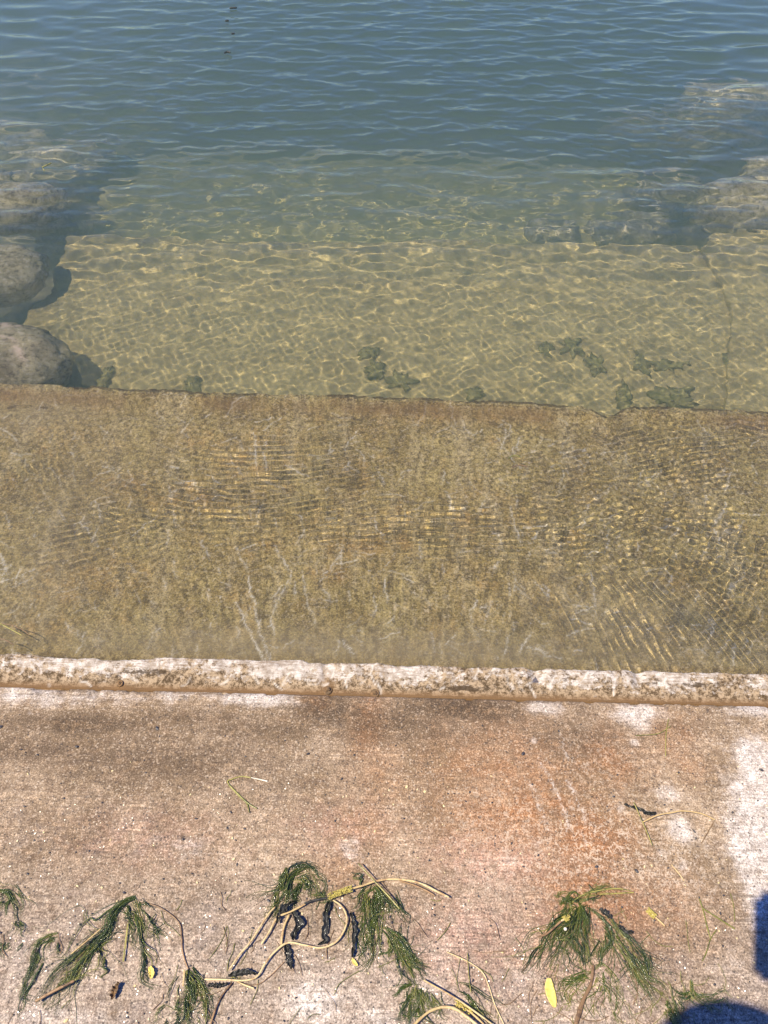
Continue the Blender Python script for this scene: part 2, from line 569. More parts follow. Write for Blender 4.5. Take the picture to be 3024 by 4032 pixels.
A['rust'] = np.clip(1.08 * blobs(X, Y, [
    (1990, 3010, 330, 190, .55), (2050, 3180, 330, 170, .75), (2330, 3300, 190, 130, .85), (2290, 3460, 200, 110, .8),
    (1450, 2850, 70, 160, .6), (1500, 3050, 130, 160, .35), (2400, 2980, 160, 120, .6), (2650, 2900, 120, 100, .4),
    (1240, 2760, 60, 60, .35), (1440, 3250, 120, 90, .35), (2700, 3000, 90, 80, .4), (2360, 3560, 260, 130, .65), (2600, 3560, 220, 160, .35), (1350, 3420, 120, 90, .35)]), 0, 1)
A['pink'] = blobs(X, Y, [(1950, 3380, 260, 110, .9), (2200, 3700, 300, 200, .5), (1350, 3260, 220, 100, .5),
                         (600, 3300, 300, 120, .4), (1850, 3700, 250, 200, .6)])
A['dark'] = blobs(X, Y, [
    (1830, 2790, 300, 60, 1.0), (1300, 2800, 180, 70, .85), (2450, 2860, 300, 40, .4), (600, 2990, 600, 110, .6), (1500, 2850, 500, 80, .6), (2300, 2900, 300, 80, .5), (330, 2850, 360, 44, .85), (120, 2950, 300, 70, .7), (1000, 2870, 300, 50, .6),
    (760, 2830, 260, 40, .55), (1550, 2830, 120, 60, .5), (2300, 2800, 60, 40, .4), (520, 2950, 250, 50, .4)])
A['pale'] = np.clip(sstep(at(0, 3250).y, at(0, 3850).y, Y) * .85, 0, 1) * (.45 + .55 * fbm(X, Y, 6, 77, 3)) * (1 - blobs(X, Y, [(2550, 3650, 420, 260, .85), (2150, 3800, 300, 150, .5), (1500, 3500, 300, 120, .5)]))
A['wet'] = np.clip(np.maximum(sstep(at(0, 3330).y, at(0, 3620).y, Y) * .9, blobs(X, Y, [
    (300, 3300, 480, 170, .95), (100, 3200, 300, 90, .8), (1000, 3150, 300, 120, .5), (2500, 3650, 300, 220, .8)])) *
    (1 - blobs(X, Y, [(3060, 3350, 260, 420, 1), (1250, 3960, 200, 110, .8)])), 0, 1)
A['crust'] = blobs(X, Y, [(2350, 3330, 330, 190, 1), (2000, 3250, 260, 160, .7), (2650, 3420, 200, 160, .8),
                          (2350, 2980, 200, 120, .5), (2120, 3420, 250, 120, .8)])
A['scratch'] = segs(X, Y, [
    (.9, [(2230, 3075), (2262, 3120), (2290, 3180), (2305, 3240)]), (.9, [(2165, 3075), (2200, 3130), (2225, 3200), (2235, 3280)]),
    (.8, [(2120, 2990), (2160, 3060), (2180, 3100)]), (.7, [(2205, 2880), (2225, 2960), (2240, 2990)]),
    (.6, [(2290, 3280), (2310, 3330)]), (.7, [(2080, 3080), (2110, 3140), (2160, 3280)])], wid=.0026)
landing = grid_np('pavement', X, Y, Z, M_DRY, A, skirt=-.45)
tag(landing, None, None, kind='structure')

# ------------------------------------------------------------------ the step under shallow water, with its bleached kerb lip
xs = axis(-1.55, 1.55, .0034, -4.0, 4.0)
ys = np.arange(K0, E2 + .05, .0032)
X, Y = np.meshgrid(xs, ys)
SK2 = (at(2900, 1618, 0).y - at(100, 1520, 0).y) / (at(2900, 1618, 0).x - at(100, 1520, 0).x)
n1 = fbm(X, Y * 0 + 3, 9, 31, 5, .6) - .5
n2 = fbm(X, Y * 0 + 9, 14, 33, 5, .6) - .5
ke = KE + n1 * .026
notch = np.zeros_like(X)
for (px, wpx, dz) in ((2105, 26, .016), (2510, 20, .014), (160, 14, .006), (1278, 10, .008), (2190, 15, .005)):
    c = at(px, 2620, .01).x
    notch += dz * .6 * np.exp(-((X - c) / (wpx * .0006)) ** 2)
u = Y - K0
top = .008 - notch * 1.1 + (fbm(X, Y, 40, 35, 4, .6) - .5) * .009
foot = -.009
ZK = foot + (top - foot) * sstep(.008, KT - K0 + .012, u + (fbm(X, Y, 30, 37) - .5) * .014)
ZB = Z2 + (fbm(X, Y, 5, 38, 3) - .5) * .008 + (fbm(X, Y, 90, 39, 4, .6) - .5) * .004
# far lip of the step: a shallow groove and a rough raised edge
e2 = E2 + SK2 * X + n2 * .03 - .05 * np.exp(-((X - atw(2370, 1600, Z2).x) / .045) ** 2)
fl = Y - (e2 - .10)
ZB += .022 * sstep(.035, .075, fl) * (1 + .5 * (fbm(X, Y, 60, 44) - .5)) - .010 * np.exp(-((fl - .012) / .016) ** 2)
drop = sstep(-.004, .010, Y - ke)
Z = ZK * (1 - drop) + ZB * drop
cut = sstep(0, .012, Y - e2)
Z = Z * (1 - cut) + (-.20) * cut
A = {}
A['front'] = 1 - drop
A['kerb'] = np.clip(sstep(.007, KT - K0 - .002, u) * (1 - drop), 0, 1) * (-.02 + 1.15 * fbm(X, Y, 15, 52, 4))
A['dark'] = np.maximum(blobs(X, Y, [(600, 2648, 200, 17, .62), (450, 2655, 140, 12, .5), (1840, 2708, 190, 14, .68), (2560, 2690, 140, 16, .5),
                                    (2750, 2700, 160, 14, .6), (2250, 2680, 100, 14, .45), (1050, 2650, 120, 14, .4), (60, 2600, 40, 10, .4)], .0),
                       .62 * np.exp(-((Y - ke - .001) / .006) ** 2) * (fbm(X, Y, 20, 61) > .45))
A['dark'] = np.maximum(A['dark'], .55 * np.exp(-((fl - .018 - .03 * (fbm(X, Y, 6, 66) - .5)) / .012) ** 2) * sstep(.45, .7, fbm(X, Y, 14, 62)))
A['dark'] = np.maximum(A['dark'], .85 * np.exp(-((Y - e2) / .016) ** 2) * sstep(.38, .55, fbm(X, Y, 10, 63)))
A['dark'] = np.maximum(A['dark'], .9 * np.exp(-((u - .001) / .006) ** 2))  # groove shadow along the joint, put into the colour as a dark line
A['rust'] = np.clip(np.maximum(.75 * (1 - sstep(.004, .020, u)), .6 * np.exp(-((fl - .055) / .026) ** 2) * sstep(.3, .65, fbm(X, Y, 7, 64))) +
                    blobs(X, Y, [(1290, 2690, 26, 26, .9), (1470, 2725, 20, 20, .8), (470, 2688, 20, 14, .5)]), 0, 1)
A['ochre'] = blobs(X, Y, [(900, 1750, 200, 60, .5), (950, 1830, 120, 60, .7), (1900, 1640, 500, 22, .5), (700, 1960, 300, 60, .5),
                          (420, 2260, 250, 90, .6), (200, 2300, 150, 100, .6), (1300, 2250, 80, 40, .6), (1550, 2050, 300, 60, .5), (1350, 2130, 500, 120, .35),
                          (1800, 2250, 120, 100, .4), (2100, 2350, 200, 100, .35), (250, 1720, 200, 60, .4)], Z2, True)
A['silt'] = np.clip(blobs(X, Y, [(1500, 2560, 1700, 90, .75), (200, 2150, 250, 500, .35), (2450, 2480, 350, 200, .55), (100, 1620, 300, 90, .5)], Z2, True), 0, 1)
sl = []
for (a, pts) in [(1, [(925, 2370), (960, 2440), (1000, 2520), (1050, 2610)]), (1, [(975, 2265), (985, 2330), (1010, 2380)]),
                 (.9, [(1000, 2390), (1020, 2480), (1060, 2590)]), (.8, [(1060, 2420), (1085, 2500)]), (.7, [(1190, 2250), (1210, 2370), (1240, 2450)]),
                 (.8, [(1080, 2150), (1150, 2250), (1110, 2340), (1080, 2390)]), (1, [(0, 2290), (60, 2270), (135, 2240)]), (.9, [(0, 2180), (20, 2240), (8, 2290)]),
                 (.9, [(1000, 1700), (1005, 1790), (1010, 1840)]), (.9, [(1035, 1780), (1050, 1850)]), (.8, [(2010, 1990), (2030, 2080), (2045, 2130)]),
                 (.8, [(1960, 1720), (2010, 1800), (2050, 1850)]), (.8, [(1810, 1640), (1850, 1710)]), (.8, [(2400, 2080), (2390, 2160)]),
                 (.6, [(1650, 2130), (1660, 2200)]), (.7, [(1060, 2540), (1110, 2550), (1160, 2520)]), (.7, [(1340, 2180), (1260, 2290)]),
                 (.8, [(1110, 1640), (1030, 1700)]), (.7, [(520, 2110), (620, 2030)]), (.8, [(60, 2560), (50, 2580)]), (.8, [(2330, 2250), (2345, 2420)])]:
    sl.append((a, pts))
for k in range(520):
    px, py, L = rng.uniform(-300, 3300), rng.uniform(1560, 2590), rng.uniform(6, 60)
    th = rng.choice([rng.normal(1.15, .35), rng.normal(-.75, .4), rng.uniform(0, 3.14)])
    q = [(px, py)]
    for j in range(2):
        th += rng.normal(0, .35)
        q.append((q[-1][0] + L * math.cos(th), q[-1][1] + L * .75 * math.sin(th)))
    sl.append((rng.uniform(.25, .95), q))
SC = segs(X, Y, sl, Z2, True)
sk = []
for k in range(60):
    px, py = rng.choice([rng.uniform(0, 3024), rng.normal(1500, 250), rng.normal(2150, 160)]), rng.uniform(2610, 2690)
    th = rng.normal(.8, .6) * rng.choice([-1, 1])
    L = rng.uniform(15, 50)
    sk.append((rng.uniform(.3, .8), [(px, py + 20 * px / 3024), (px + L * math.cos(th), py + 20 * px / 3024 + L * math.sin(th))]))
A['scratch'] = np.maximum(SC, segs(X, Y, sk, .005, False, .0017))
keep = slice(None)
step1 = grid_np('concrete_step', X, Y, Z, M_STEP, A, skirt=-.45)
tag(step1, 'brown scratched concrete step just under shallow water, with a bleached white lip', 'step')

# rusty strip lying in the joint between landing and step
strip = empty('steel_strip', (0, K0 + .007, -.0085), 'rusty orange steel strip with bolts in the joint before the white lip', 'metal strip')
xx = np.linspace(-4, 4, 1600)
V, F = [], []
prof = [(-.009, -.006), (-.008, -.004), (.0, -.002), (.007, -.004), (.008, -.006)]
for x in xx:
    wob = float(vnoise(np.array([x]), np.array([2.]), 14, 71)[0] - .5) * .006
    for (a, b) in prof:
        a *= .8
        V.append((x, a + wob * .6 + float(vnoise(np.array([x]), np.array([a * 900]), 60, 72)[0] - .5) * .003, b + wob * .4))
k = len(prof)
for i in range(len(xx) - 1):
    for j in range(k - 1):
        F.append((i * k + j, (i + 1) * k + j, (i + 1) * k + j + 1, i * k + j + 1))
mesh_np('strip_plate', V, F, M_RUST, parent=strip)


def bolt(px, py, r):
    p = at(px, py, -.004)
    r *= .75
    bm = bmesh.new()
    bmesh.ops.create_cone(bm, cap_ends=True, segments=6, radius1=r, radius2=r * .86, depth=r * .9)
    bmesh.ops.create_uvsphere(bm, u_segments=12, v_segments=8, radius=r * .55, matrix=Matrix.Translation((0, 0, r * .5)))
    bmesh.ops.create_cone(bm, cap_ends=True, segments=16, radius1=r * 1.7, radius2=r * 1.5, depth=r * .35, matrix=Matrix.Translation((0, 0, -r * .35)))
    for v in bm.verts:
        v.co += Vector(mnoise.noise_vector(v.co * 300 + Vector((px, 0, 0)))) * r * .14
    me = bpy.data.meshes.new('bolt')
    bm.to_mesh(me)
    bm.free()
    me.materials.append(M_RUST)
    o = bpy.data.objects.new('bolt', me)
    COL.objects.link(o)
    o.parent = strip
    o.location = p - strip.location
    o.rotation_euler = (.15, .1, px)


bolt(1290, 2714, .0085)
bolt(1476, 2728, .0075)
bolt(470, 2690, .006)


# ------------------------------------------------------------------ deeper slabs
def slab(name, outline, z, thick, mat, label, seed, water=True, rough=.01, wob=.02, res=.012, tilt=(0, 0)):
    """a thick stone slab with an irregular outline: outline in picture pixels at the slab's top"""
    P = [(atw(px, py, z) if water else at(px, py, z)) for (px, py) in outline]
    c = sum(P, Vector()) / len(P)
    pts = []
    for a, b in zip(P, P[1:] + P[:1]):
        n = max(2, int((b - a).length / .02))
        for i in range(n):
            pts.append(a.lerp(b, i / n))
    pts = np.array([(p.x, p.y) for p in pts])
    pts[:, 0] += (fbm(pts[:, 0], pts[:, 1], 9, seed, 4) - .5) * wob * 2
    pts[:, 1] += (fbm(pts[:, 0], pts[:, 1], 9, seed + 9, 4) - .5) * wob * 2
    bm = bmesh.new()
    rings = []
    prof = [(1.0, -thick), (1.0, -thick * .4), (1.0, -.03), (.997, -.012), (.99, -.003), (.975, 0)] + [(s, 0) for s in np.linspace(.95, .002, 46)]
    V, F = [], []
    n = len(pts)
    cc = np.array([c.x, c.y])
    for (s, dz) in prof:
        q = cc + (pts - cc) * s
        zz = z + dz + (fbm(q[:, 0], q[:, 1], 11, seed + 3, 4) - .5) * rough * 2 + tilt[0] * (q[:, 0] - c.x) + tilt[1] * (q[:, 1] - c.y)
        V.append(np.stack([q[:, 0], q[:, 1], zz], -1))
    V = np.concatenate(V)
    for r in range(len(prof) - 1):
        i = r * n + np.arange(n)
        j = r * n + (np.arange(n) + 1) % n
        F.append(np.stack([i, j, j + n, i + n], -1)[:, ::1])
    F = np.concatenate(F)
    o = mesh_np(name, V, F, mat)
    tag(o, label, 'stone slab')
    return o


slab('stone_slab', [(95, 1560), (70, 1300), (110, 1205), (185, 1160), (210, 1105), (200, 1060), (240, 1000), (268, 925), (700, 930), (1000, 942), (1500, 948), (1900, 950),
                    (2300, 960), (2753, 952), (2810, 1040), (2852, 1110), (2930, 1300), (3030, 1560), (2300, 1700), (1000, 1680)],
     Z3, .26, M_SAND, 'broad pale sandy slab under the water with a net of sunlight on it', 101, rough=.007, wob=.012)
slab('stone_slab', [(2860, 1620), (2885, 1250), (2838, 1110), (2755, 975), (2800, 915), (2960, 900), (3200, 930), (3400, 1200), (3400, 1600), (3100, 1640)],
     Z3 + .03, .3, M_SAND, 'grey brown slab beside the sandy slab, past the slanting seam on the right', 111, rough=.02, wob=.015)
M_PALESAND = mat_silt_stone('pale_sand_slab', (.44, .36, .12), (.58, .48, .18), (.66, .56, .26))
slab('stone_slab', [(360, 960), (375, 860), (400, 780), (440, 690), (480, 590), (900, 560), (1500, 575), (2100, 590), (2500, 640), (2560, 760), (2620, 900), (2300, 1010), (1000, 1010)],
     Z4, .3, M_PALESAND, 'dim greenish slab one step deeper, beyond the sandy slab', 121, rough=.022, wob=.05, tilt=(0, -.14))

# lake bed and the bank behind, one sheet
xs = axis(-4, 4, .06, -150, 150, 1.2)
ys = axis(1.0, 8, .06, -60, 260, 1.2)
X, Y = np.meshgrid(xs, ys)
Zb = np.interp(Y, [-60, -2.3, -2.2, -1.9, .5, 1.2, 2.2, 3.3, 4.5, 5.5, 8, 14, 40, 260], [.8, .02, -.02, -.47, -.5, -.52, -.62, -.78, -.98, -1.3, -2.2, -3.6, -5.5, -6.0])
Zb += (fbm(X, Y, 2.2, 81, 4) - .5) * .14 * sstep(1.0, 2.0, Y)
terrain = grid_np('lake_bed', X, Y, Zb, M_BED)
tag(terrain, None, None, kind='structure')


# ------------------------------------------------------------------ boulders
def boulder(px, py, ztop, dims, label, seed, rz=0, tilt=(0, 0), veins=None, purple=0, pt=2.3, mat=None):
    """a rounded boulder; (px, py) is where its middle shows through the water"""
    c = atw(px, py, ztop - dims[2] * .45)
    bm = bmesh.new()
    bmesh.ops.create_icosphere(bm, subdivisions=5, radius=1)
    V = np.array([v.co[:] for v in bm.verts])
    F = np.array([[v.index for v in f.verts] for f in bm.faces])
    bm.free()
    # squarish super-ellipsoid
    n = (np.abs(V) ** pt).sum(1) ** (-1 / pt)
    V = V * n[:, None]
    off = np.array([seed * 3.1, seed * 1.7, seed * .9])
    d = np.array([mnoise.fractal(Vector(v * 1.1 + off), .9, 2.1, 5) for v in V])
    d2 = np.array([mnoise.fractal(Vector(v * 5 + off), .8, 2.1, 4) for v in V])
    V = V * (1 + .15 * d + .03 * d2)[:, None]
    V = V * np.array(dims)[None, :]
    Rm = np.array((Matrix.Rotation(rz, 3, 'Z') @ Matrix.Rotation(tilt[0], 3, 'X') @ Matrix.Rotation(tilt[1], 3, 'Y')))
    V = V @ Rm.T
    top = V[:, 2].max()
    V[:, 2] += ztop - top - c.z
    at_ = {'vein': np.zeros(len(V)), 'purple': np.zeros(len(V))}
    W = V + np.array(c)
    if veins:
        for poly, wd in veins:
            pp = [atw(a, b, ztop - .03) for a, b in poly]
            for a, b in zip(pp, pp[1:]):
                ax, ay = np.array(a[:2]), np.array(b[:2])
                q = W[:, :2] + (np.stack([fbm(W[:, 0], W[:, 1], 30, 5), fbm(W[:, 0], W[:, 1], 30, 6)], -1) - .5) * .05
                t = np.clip(((q - ax) @ (ay - ax)) / (((ay - ax) ** 2).sum() + 1e-9), 0, 1)
                dd = np.linalg.norm(q - ax - t[:, None] * (ay - ax), axis=1)
                at_['vein'] = np.maximum(at_['vein'], (W[:, 2] > c.z - dims[2] * .1) * np.exp(-(dd / wd) ** 2))
    if purple:
        at_['purple'] = purple * sstep(.35, .8, fbm(W[:, 0], W[:, 1], 6, 8) + .3 * (V[:, 2] / dims[2]))
    o = mesh_np('boulder', V, F, mat or M_BOULD, attrs=at_)
    o.location = c
    tag(o, label, 'boulder', 'boulders beside the steps under water')
    return o


boulder(-50, 1385, -.012, (.235, .17, .17), 'purplish boulder with a pale streak, its top at the surface beside the brown step', 3, .08, (.12, .12), [([(-10, 1262), (40, 1275), (75, 1268)], .012), ([(25, 1320), (60, 1345), (65, 1375), (78, 1400)], .007)], .5)
boulder(-75, 1040, -.045, (.215, .155, .16), 'smooth rounded grey boulder, middle one of three lined up left of the sandy slab', 5, .1, (.05, .1))
boulder(45, 765, -.05, (.205, .135, .17), 'oval tan boulder casting a dark blue shadow, third from the brown step', 8, .35, (.0, .05))
boulder(-60, 700, -.16, (.12, .10, .12), 'small grey boulder tucked behind the oval tan boulder', 12, .2)
boulder(75, 700, -.33, (.09, .07, .10), 'smallest faint boulder behind the oval tan boulder, below the floating twig', 13)
boulder(230, 890, -.45, (.11, .13, .12), 'low sunken stone in the gap between the left boulders and the deeper slab', 14, .4)
boulder(250, 610, -.36, (.30, .17, .22), 'wide blurred boulder beyond the floating twig, half lost in the murk', 15, .2)
boulder(20, 540, -.36, (.26, .17, .24), 'pale blurred boulder at the left edge, farthest from the steps', 16, .1)
boulder(2960, 775, -.13, (.25, .18, .24), 'broad pale boulder at the right edge behind the grey brown slab', 21, -.2)
boulder(3030, 660, -.15, (.12, .11, .16), 'small light topped boulder just behind the broad pale boulder on the right', 22)
boulder(2640, 740, -.40, (.19, .14, .20), 'dim squarish boulder left of the broad pale boulder', 23, .3, pt=3)
boulder(2480, 880, -.42, (.20, .11, .16), 'dark angular rock in the gap behind the sandy slab, right part', 24, .15, pt=3.2)
boulder(2180, 905, -.46, (.13, .09, .13), 'small jagged rock on the shadowed edge behind the sandy slab', 25, -.2, pt=3)
boulder(2900, 375, -.28, (.34, .22, .3), 'pale brown boulder showing through the ripples at far right', 26, .1)
boulder(2600, 470, -.52, (.34, .22, .3), 'faint brownish flat boulder under the ripples, left of the far right boulder', 27, .1)


# ------------------------------------------------------------------ water
def wave_field(X, Y, comps, step):
    """sum of plane waves on a tensor grid: comps (kx, ky, phase, amp); waves too short for the local spacing fade out"""
    x, y = X[0], Y[:, 0]
    sx, sy = step
    Z = np.zeros_like(X)
    K = np.array(comps)
    A = np.sin(np.outer(x, K[:, 0]) + K[:, 2])
    B = np.cos(np.outer(x, K[:, 0]) + K[:, 2])
    kk = np.hypot(K[:, 0], K[:, 1])
    lam = 2 * np.pi / kk
    fx = np.clip(lam[None, :] / sx[:, None] / 4 - .6, 0, 1)
    fy = np.clip(lam[None, :] / sy[:, None] / 4 - .6, 0, 1)
    C = np.cos(np.outer(y, K[:, 1])) * fy * K[:, 3]
    D = np.sin(np.outer(y, K[:, 1])) * fy * K[:, 3]
    return C @ (A * fx).T + D @ (B * fx).T


def comps(n, l0, l1, th0, spread, slope, seed, p=1.0):
    r = np.random.default_rng(seed)
    out = []
    for i in range(n):
        lam = l0 * (l1 / l0) ** (r.random() ** p)
        th = th0 + r.normal(0, spread)
        k = 2 * math.pi / lam
        out.append((k * math.cos(th), k * math.sin(th), r.random() * 6.283, slope * math.sqrt(2 / n) / k))
    return out


xs = axis(-1.28, 1.28, .0027, -150, 150, 1.03)
ys = [KE - .030]
while ys[-1] < 260:
    y = ys[-1]
    ys.append(y + (.0027 if y < E2 + .1 else min(.0027 + (y - E2 - .1) * .0026, .02) if y < 7 else .02 * 1.04 ** min(200, (len(ys) - ys_n))))
    if y < 7:
        ys_n = len(ys)
ys = np.array(ys)
X, Y = np.meshgrid(xs, ys)
stp = (np.gradient(xs), np.gradient(ys))
open_w = sstep(2.2, 3.6, Y)
mid_w = sstep(E2 - .25, E2 + .25, Y)
Zw = np.zeros_like(X)
hp = math.pi / 2
gust = .6 + .8 * fbm(X, Y, .9, 201, 3)
Zw += wave_field(X, Y, comps(80, .05, .28, hp + .05, .42, .118, 1, 1.1), stp) * (open_w * .95 + mid_w * .08) * gust
Zw += wave_field(X, Y, comps(60, .03, .10, hp, .7, .045, 2), stp) * (open_w * .9 + mid_w * .10)
Zw += wave_field(X, Y, comps(70, .050, .19, hp + .1, .95, .030, 3, 1.0), stp) * mid_w * (1 - .75 * open_w) * (1.2 - .65 * sstep(E2, E2 + .8, Y)) * (.05 + 2.0 * fbm(X, Y, 1.7, 202, 3) ** 1.8 * (.75 + .35 * np.clip(X, -1, 1)))
Zw += wave_field(X, Y, comps(30, .10, .40, hp, .9, .016, 4), stp) * .8
Zw += wave_field(X, Y, comps(40, .022, .07, hp, 1.0, .020, 6), stp) * (1 - open_w)


def ripples(px, py, rx, ry, lam, ang, slope, seed, curv=0.0, spread=.22, n=12):
    """a patch of capillary ripples: crests across direction ang (radians, world), bent by curv"""
    global Zw
    c, ex, ey = at(px, py, ZW), at(px + rx, py, ZW), at(px, py - ry, ZW)
    a, b = abs(ex.x - c.x), abs(ey.y - c.y)
    i0, i1 = np.searchsorted(ys, c.y - 2.3 * b), np.searchsorted(ys, c.y + 2.3 * b)
    j0, j1 = np.searchsorted(xs, c.x - 2.3 * a), np.searchsorted(xs, c.x + 2.3 * a)
    x, y = X[i0:i1, j0:j1] - c.x, Y[i0:i1, j0:j1] - c.y
    mask = np.exp(-(x / a) ** 2 - (y / b) ** 2) * sstep(.16, .46, fbm(x, y, 9, seed + 400, 3))
    r = np.random.default_rng(seed)
    z = np.zeros_like(x)
    bx, by = x + curv * y * y, y + curv * x * x
    for i in range(n):
        th = ang + r.normal(0, spread)
        k = 2 * math.pi / (lam * (1 + r.normal(0, .13)))
        z += np.sin(k * (bx * math.cos(th) + by * math.sin(th)) + r.random() * 6.28) / k
    Zw[i0:i1, j0:j1] += z * mask * slope * 1.55 * math.sqrt(2 / n)


ripples(1050, 1810, 360, 150, .0205, hp + .05, .070, 11, -.5, .1, 6)
ripples(850, 1960, 460, 120, .0205, hp, .075, 12, -.6, .1, 6)
ripples(1700, 2060, 600, 110, .0205, hp - .04, .08, 13, .1, .1, 6)
ripples(350, 2080, 330, 150, .0205, hp + .35, .050, 14, -.7)
ripples(120, 1820, 160, 130, .0205, hp - 1.1, .045, 15)
ripples(2550, 2060, 480, 190, .0205, hp + .1, .085, 16, .4, .38)
ripples(2900, 2200, 300, 220, .0205, hp + .6, .085, 17, .2, .5)
ripples(2500, 2430, 360, 230, .0205, .30, .085, 18, .5, .09, 6)
ripples(2830, 2470, 260, 240, .0215, .38, .085, 19, .5, .12, 6)
ripples(2700, 1760, 420, 150, .0205, hp + .45, .075, 20, .4, .35)
ripples(2250, 1900, 300, 150, .0205, hp + .1, .045, 21)
ripples(2850, 1650, 260, 60, .0205, hp - .2, .06, 22)
Zw = Zw + ZW
water = grid_np('water', X, Y, Zw, mat_water(), receiver=False)
tag(water, None, None, kind='structure')
water.cycles.is_caustics_caster = True
# silt hanging in the water: its own closed box, from just over the ripples to under the bed
bm = bmesh.new()
bmesh.ops.create_cube(bm, size=1)
for v in bm.verts:
    v.co = Vector((v.co.x * 290, KE + .012 + (v.co.y + .5) * 240, .022 if v.co.z > 0 else -9))
me = bpy.data.meshes.new('silt_haze')
bm.to_mesh(me)
bm.free()
me.materials.append(mat_murk())
murk = bpy.data.objects.new('silt_haze', me)
COL.objects.link(murk)
tag(murk, None, None, kind='stuff')


# ------------------------------------------------------------------ washed-up plants
def smooth_line(P, n):
    """Catmull-Rom through points, n samples"""
    P = [np.array(p, float) for p in P]
    P = [2 * P[0] - P[1]] + P + [2 * P[-1] - P[-2]]
    L = [np.linalg.norm(P[i + 1] - P[i]) for i in range(1, len(P) - 2)]
    cum = np.concatenate([[0], np.cumsum(L)])
    out = []
    for s in np.linspace(0, cum[-1], n):
        i = min(len(L) - 1, int(np.searchsorted(cum, s, 'right') - 1))
        t = (s - cum[i]) / max(L[i], 1e-9)
        p0, p1, p2, p3 = P[i:i + 4]
        out.append(.5 * ((2 * p1) + (-p0 + p2) * t + (2 * p0 - 5 * p1 + 4 * p2 - p3) * t * t + (-p0 + 3 * p1 - 3 * p2 + p3) * t ** 3))
    return np.array(out)


class Strands:
    def __init__(self):
        self.V, self.F, self.T, self.nv = [], [], [], 0

    def tube(self, C, rads, sides, tint, flat=1.0):
        C = np.asarray(C, float)
        n = len(C)
        d = np.gradient(C, axis=0)
        d /= np.linalg.norm(d, axis=1)[:, None] + 1e-12
        s = np.cross(d, (0, 0, 1.0))
        s /= np.linalg.norm(s, axis=1)[:, None] + 1e-9
        u = np.cross(s, d)
        r = np.broadcast_to(np.asarray(rads, float), (n,))[:, None, None]
        a = np.arange(sides) / sides * 2 * np.pi + .5
        V = C[:, None] + r * (s[:, None] * np.cos(a)[None, :, None] + u[:, None] * np.sin(a)[None, :, None] * flat)
        i = np.arange(n - 1)[:, None] * sides + np.arange(sides)[None]
        j = np.arange(n - 1)[:, None] * sides + (np.arange(sides)[None] + 1) % sides
        F = np.stack([i, j, j + sides, i + sides], -1).reshape(-1, 4) + self.nv
        self.V.append(V.reshape(-1, 3))
        self.F.append(F)
        self.T.append(np.repeat(np.broadcast_to(np.asarray(tint, float), (n,)), sides))
        self.nv += n * sides

    def build(self, name, mat, parent=None, origin=None):
        V = np.concatenate(self.V)
        if origin is not None:
            V = V - np.array(origin)
        o = mesh_np(name, V, np.concatenate(self.F), mat, attrs={'tint': np.concatenate(self.T)}, parent=parent, receiver=False)
        if origin is not None and parent is None:
            o.location = origin
        return o


def g2(px, py, z=.001):
    return at(px, py, z)


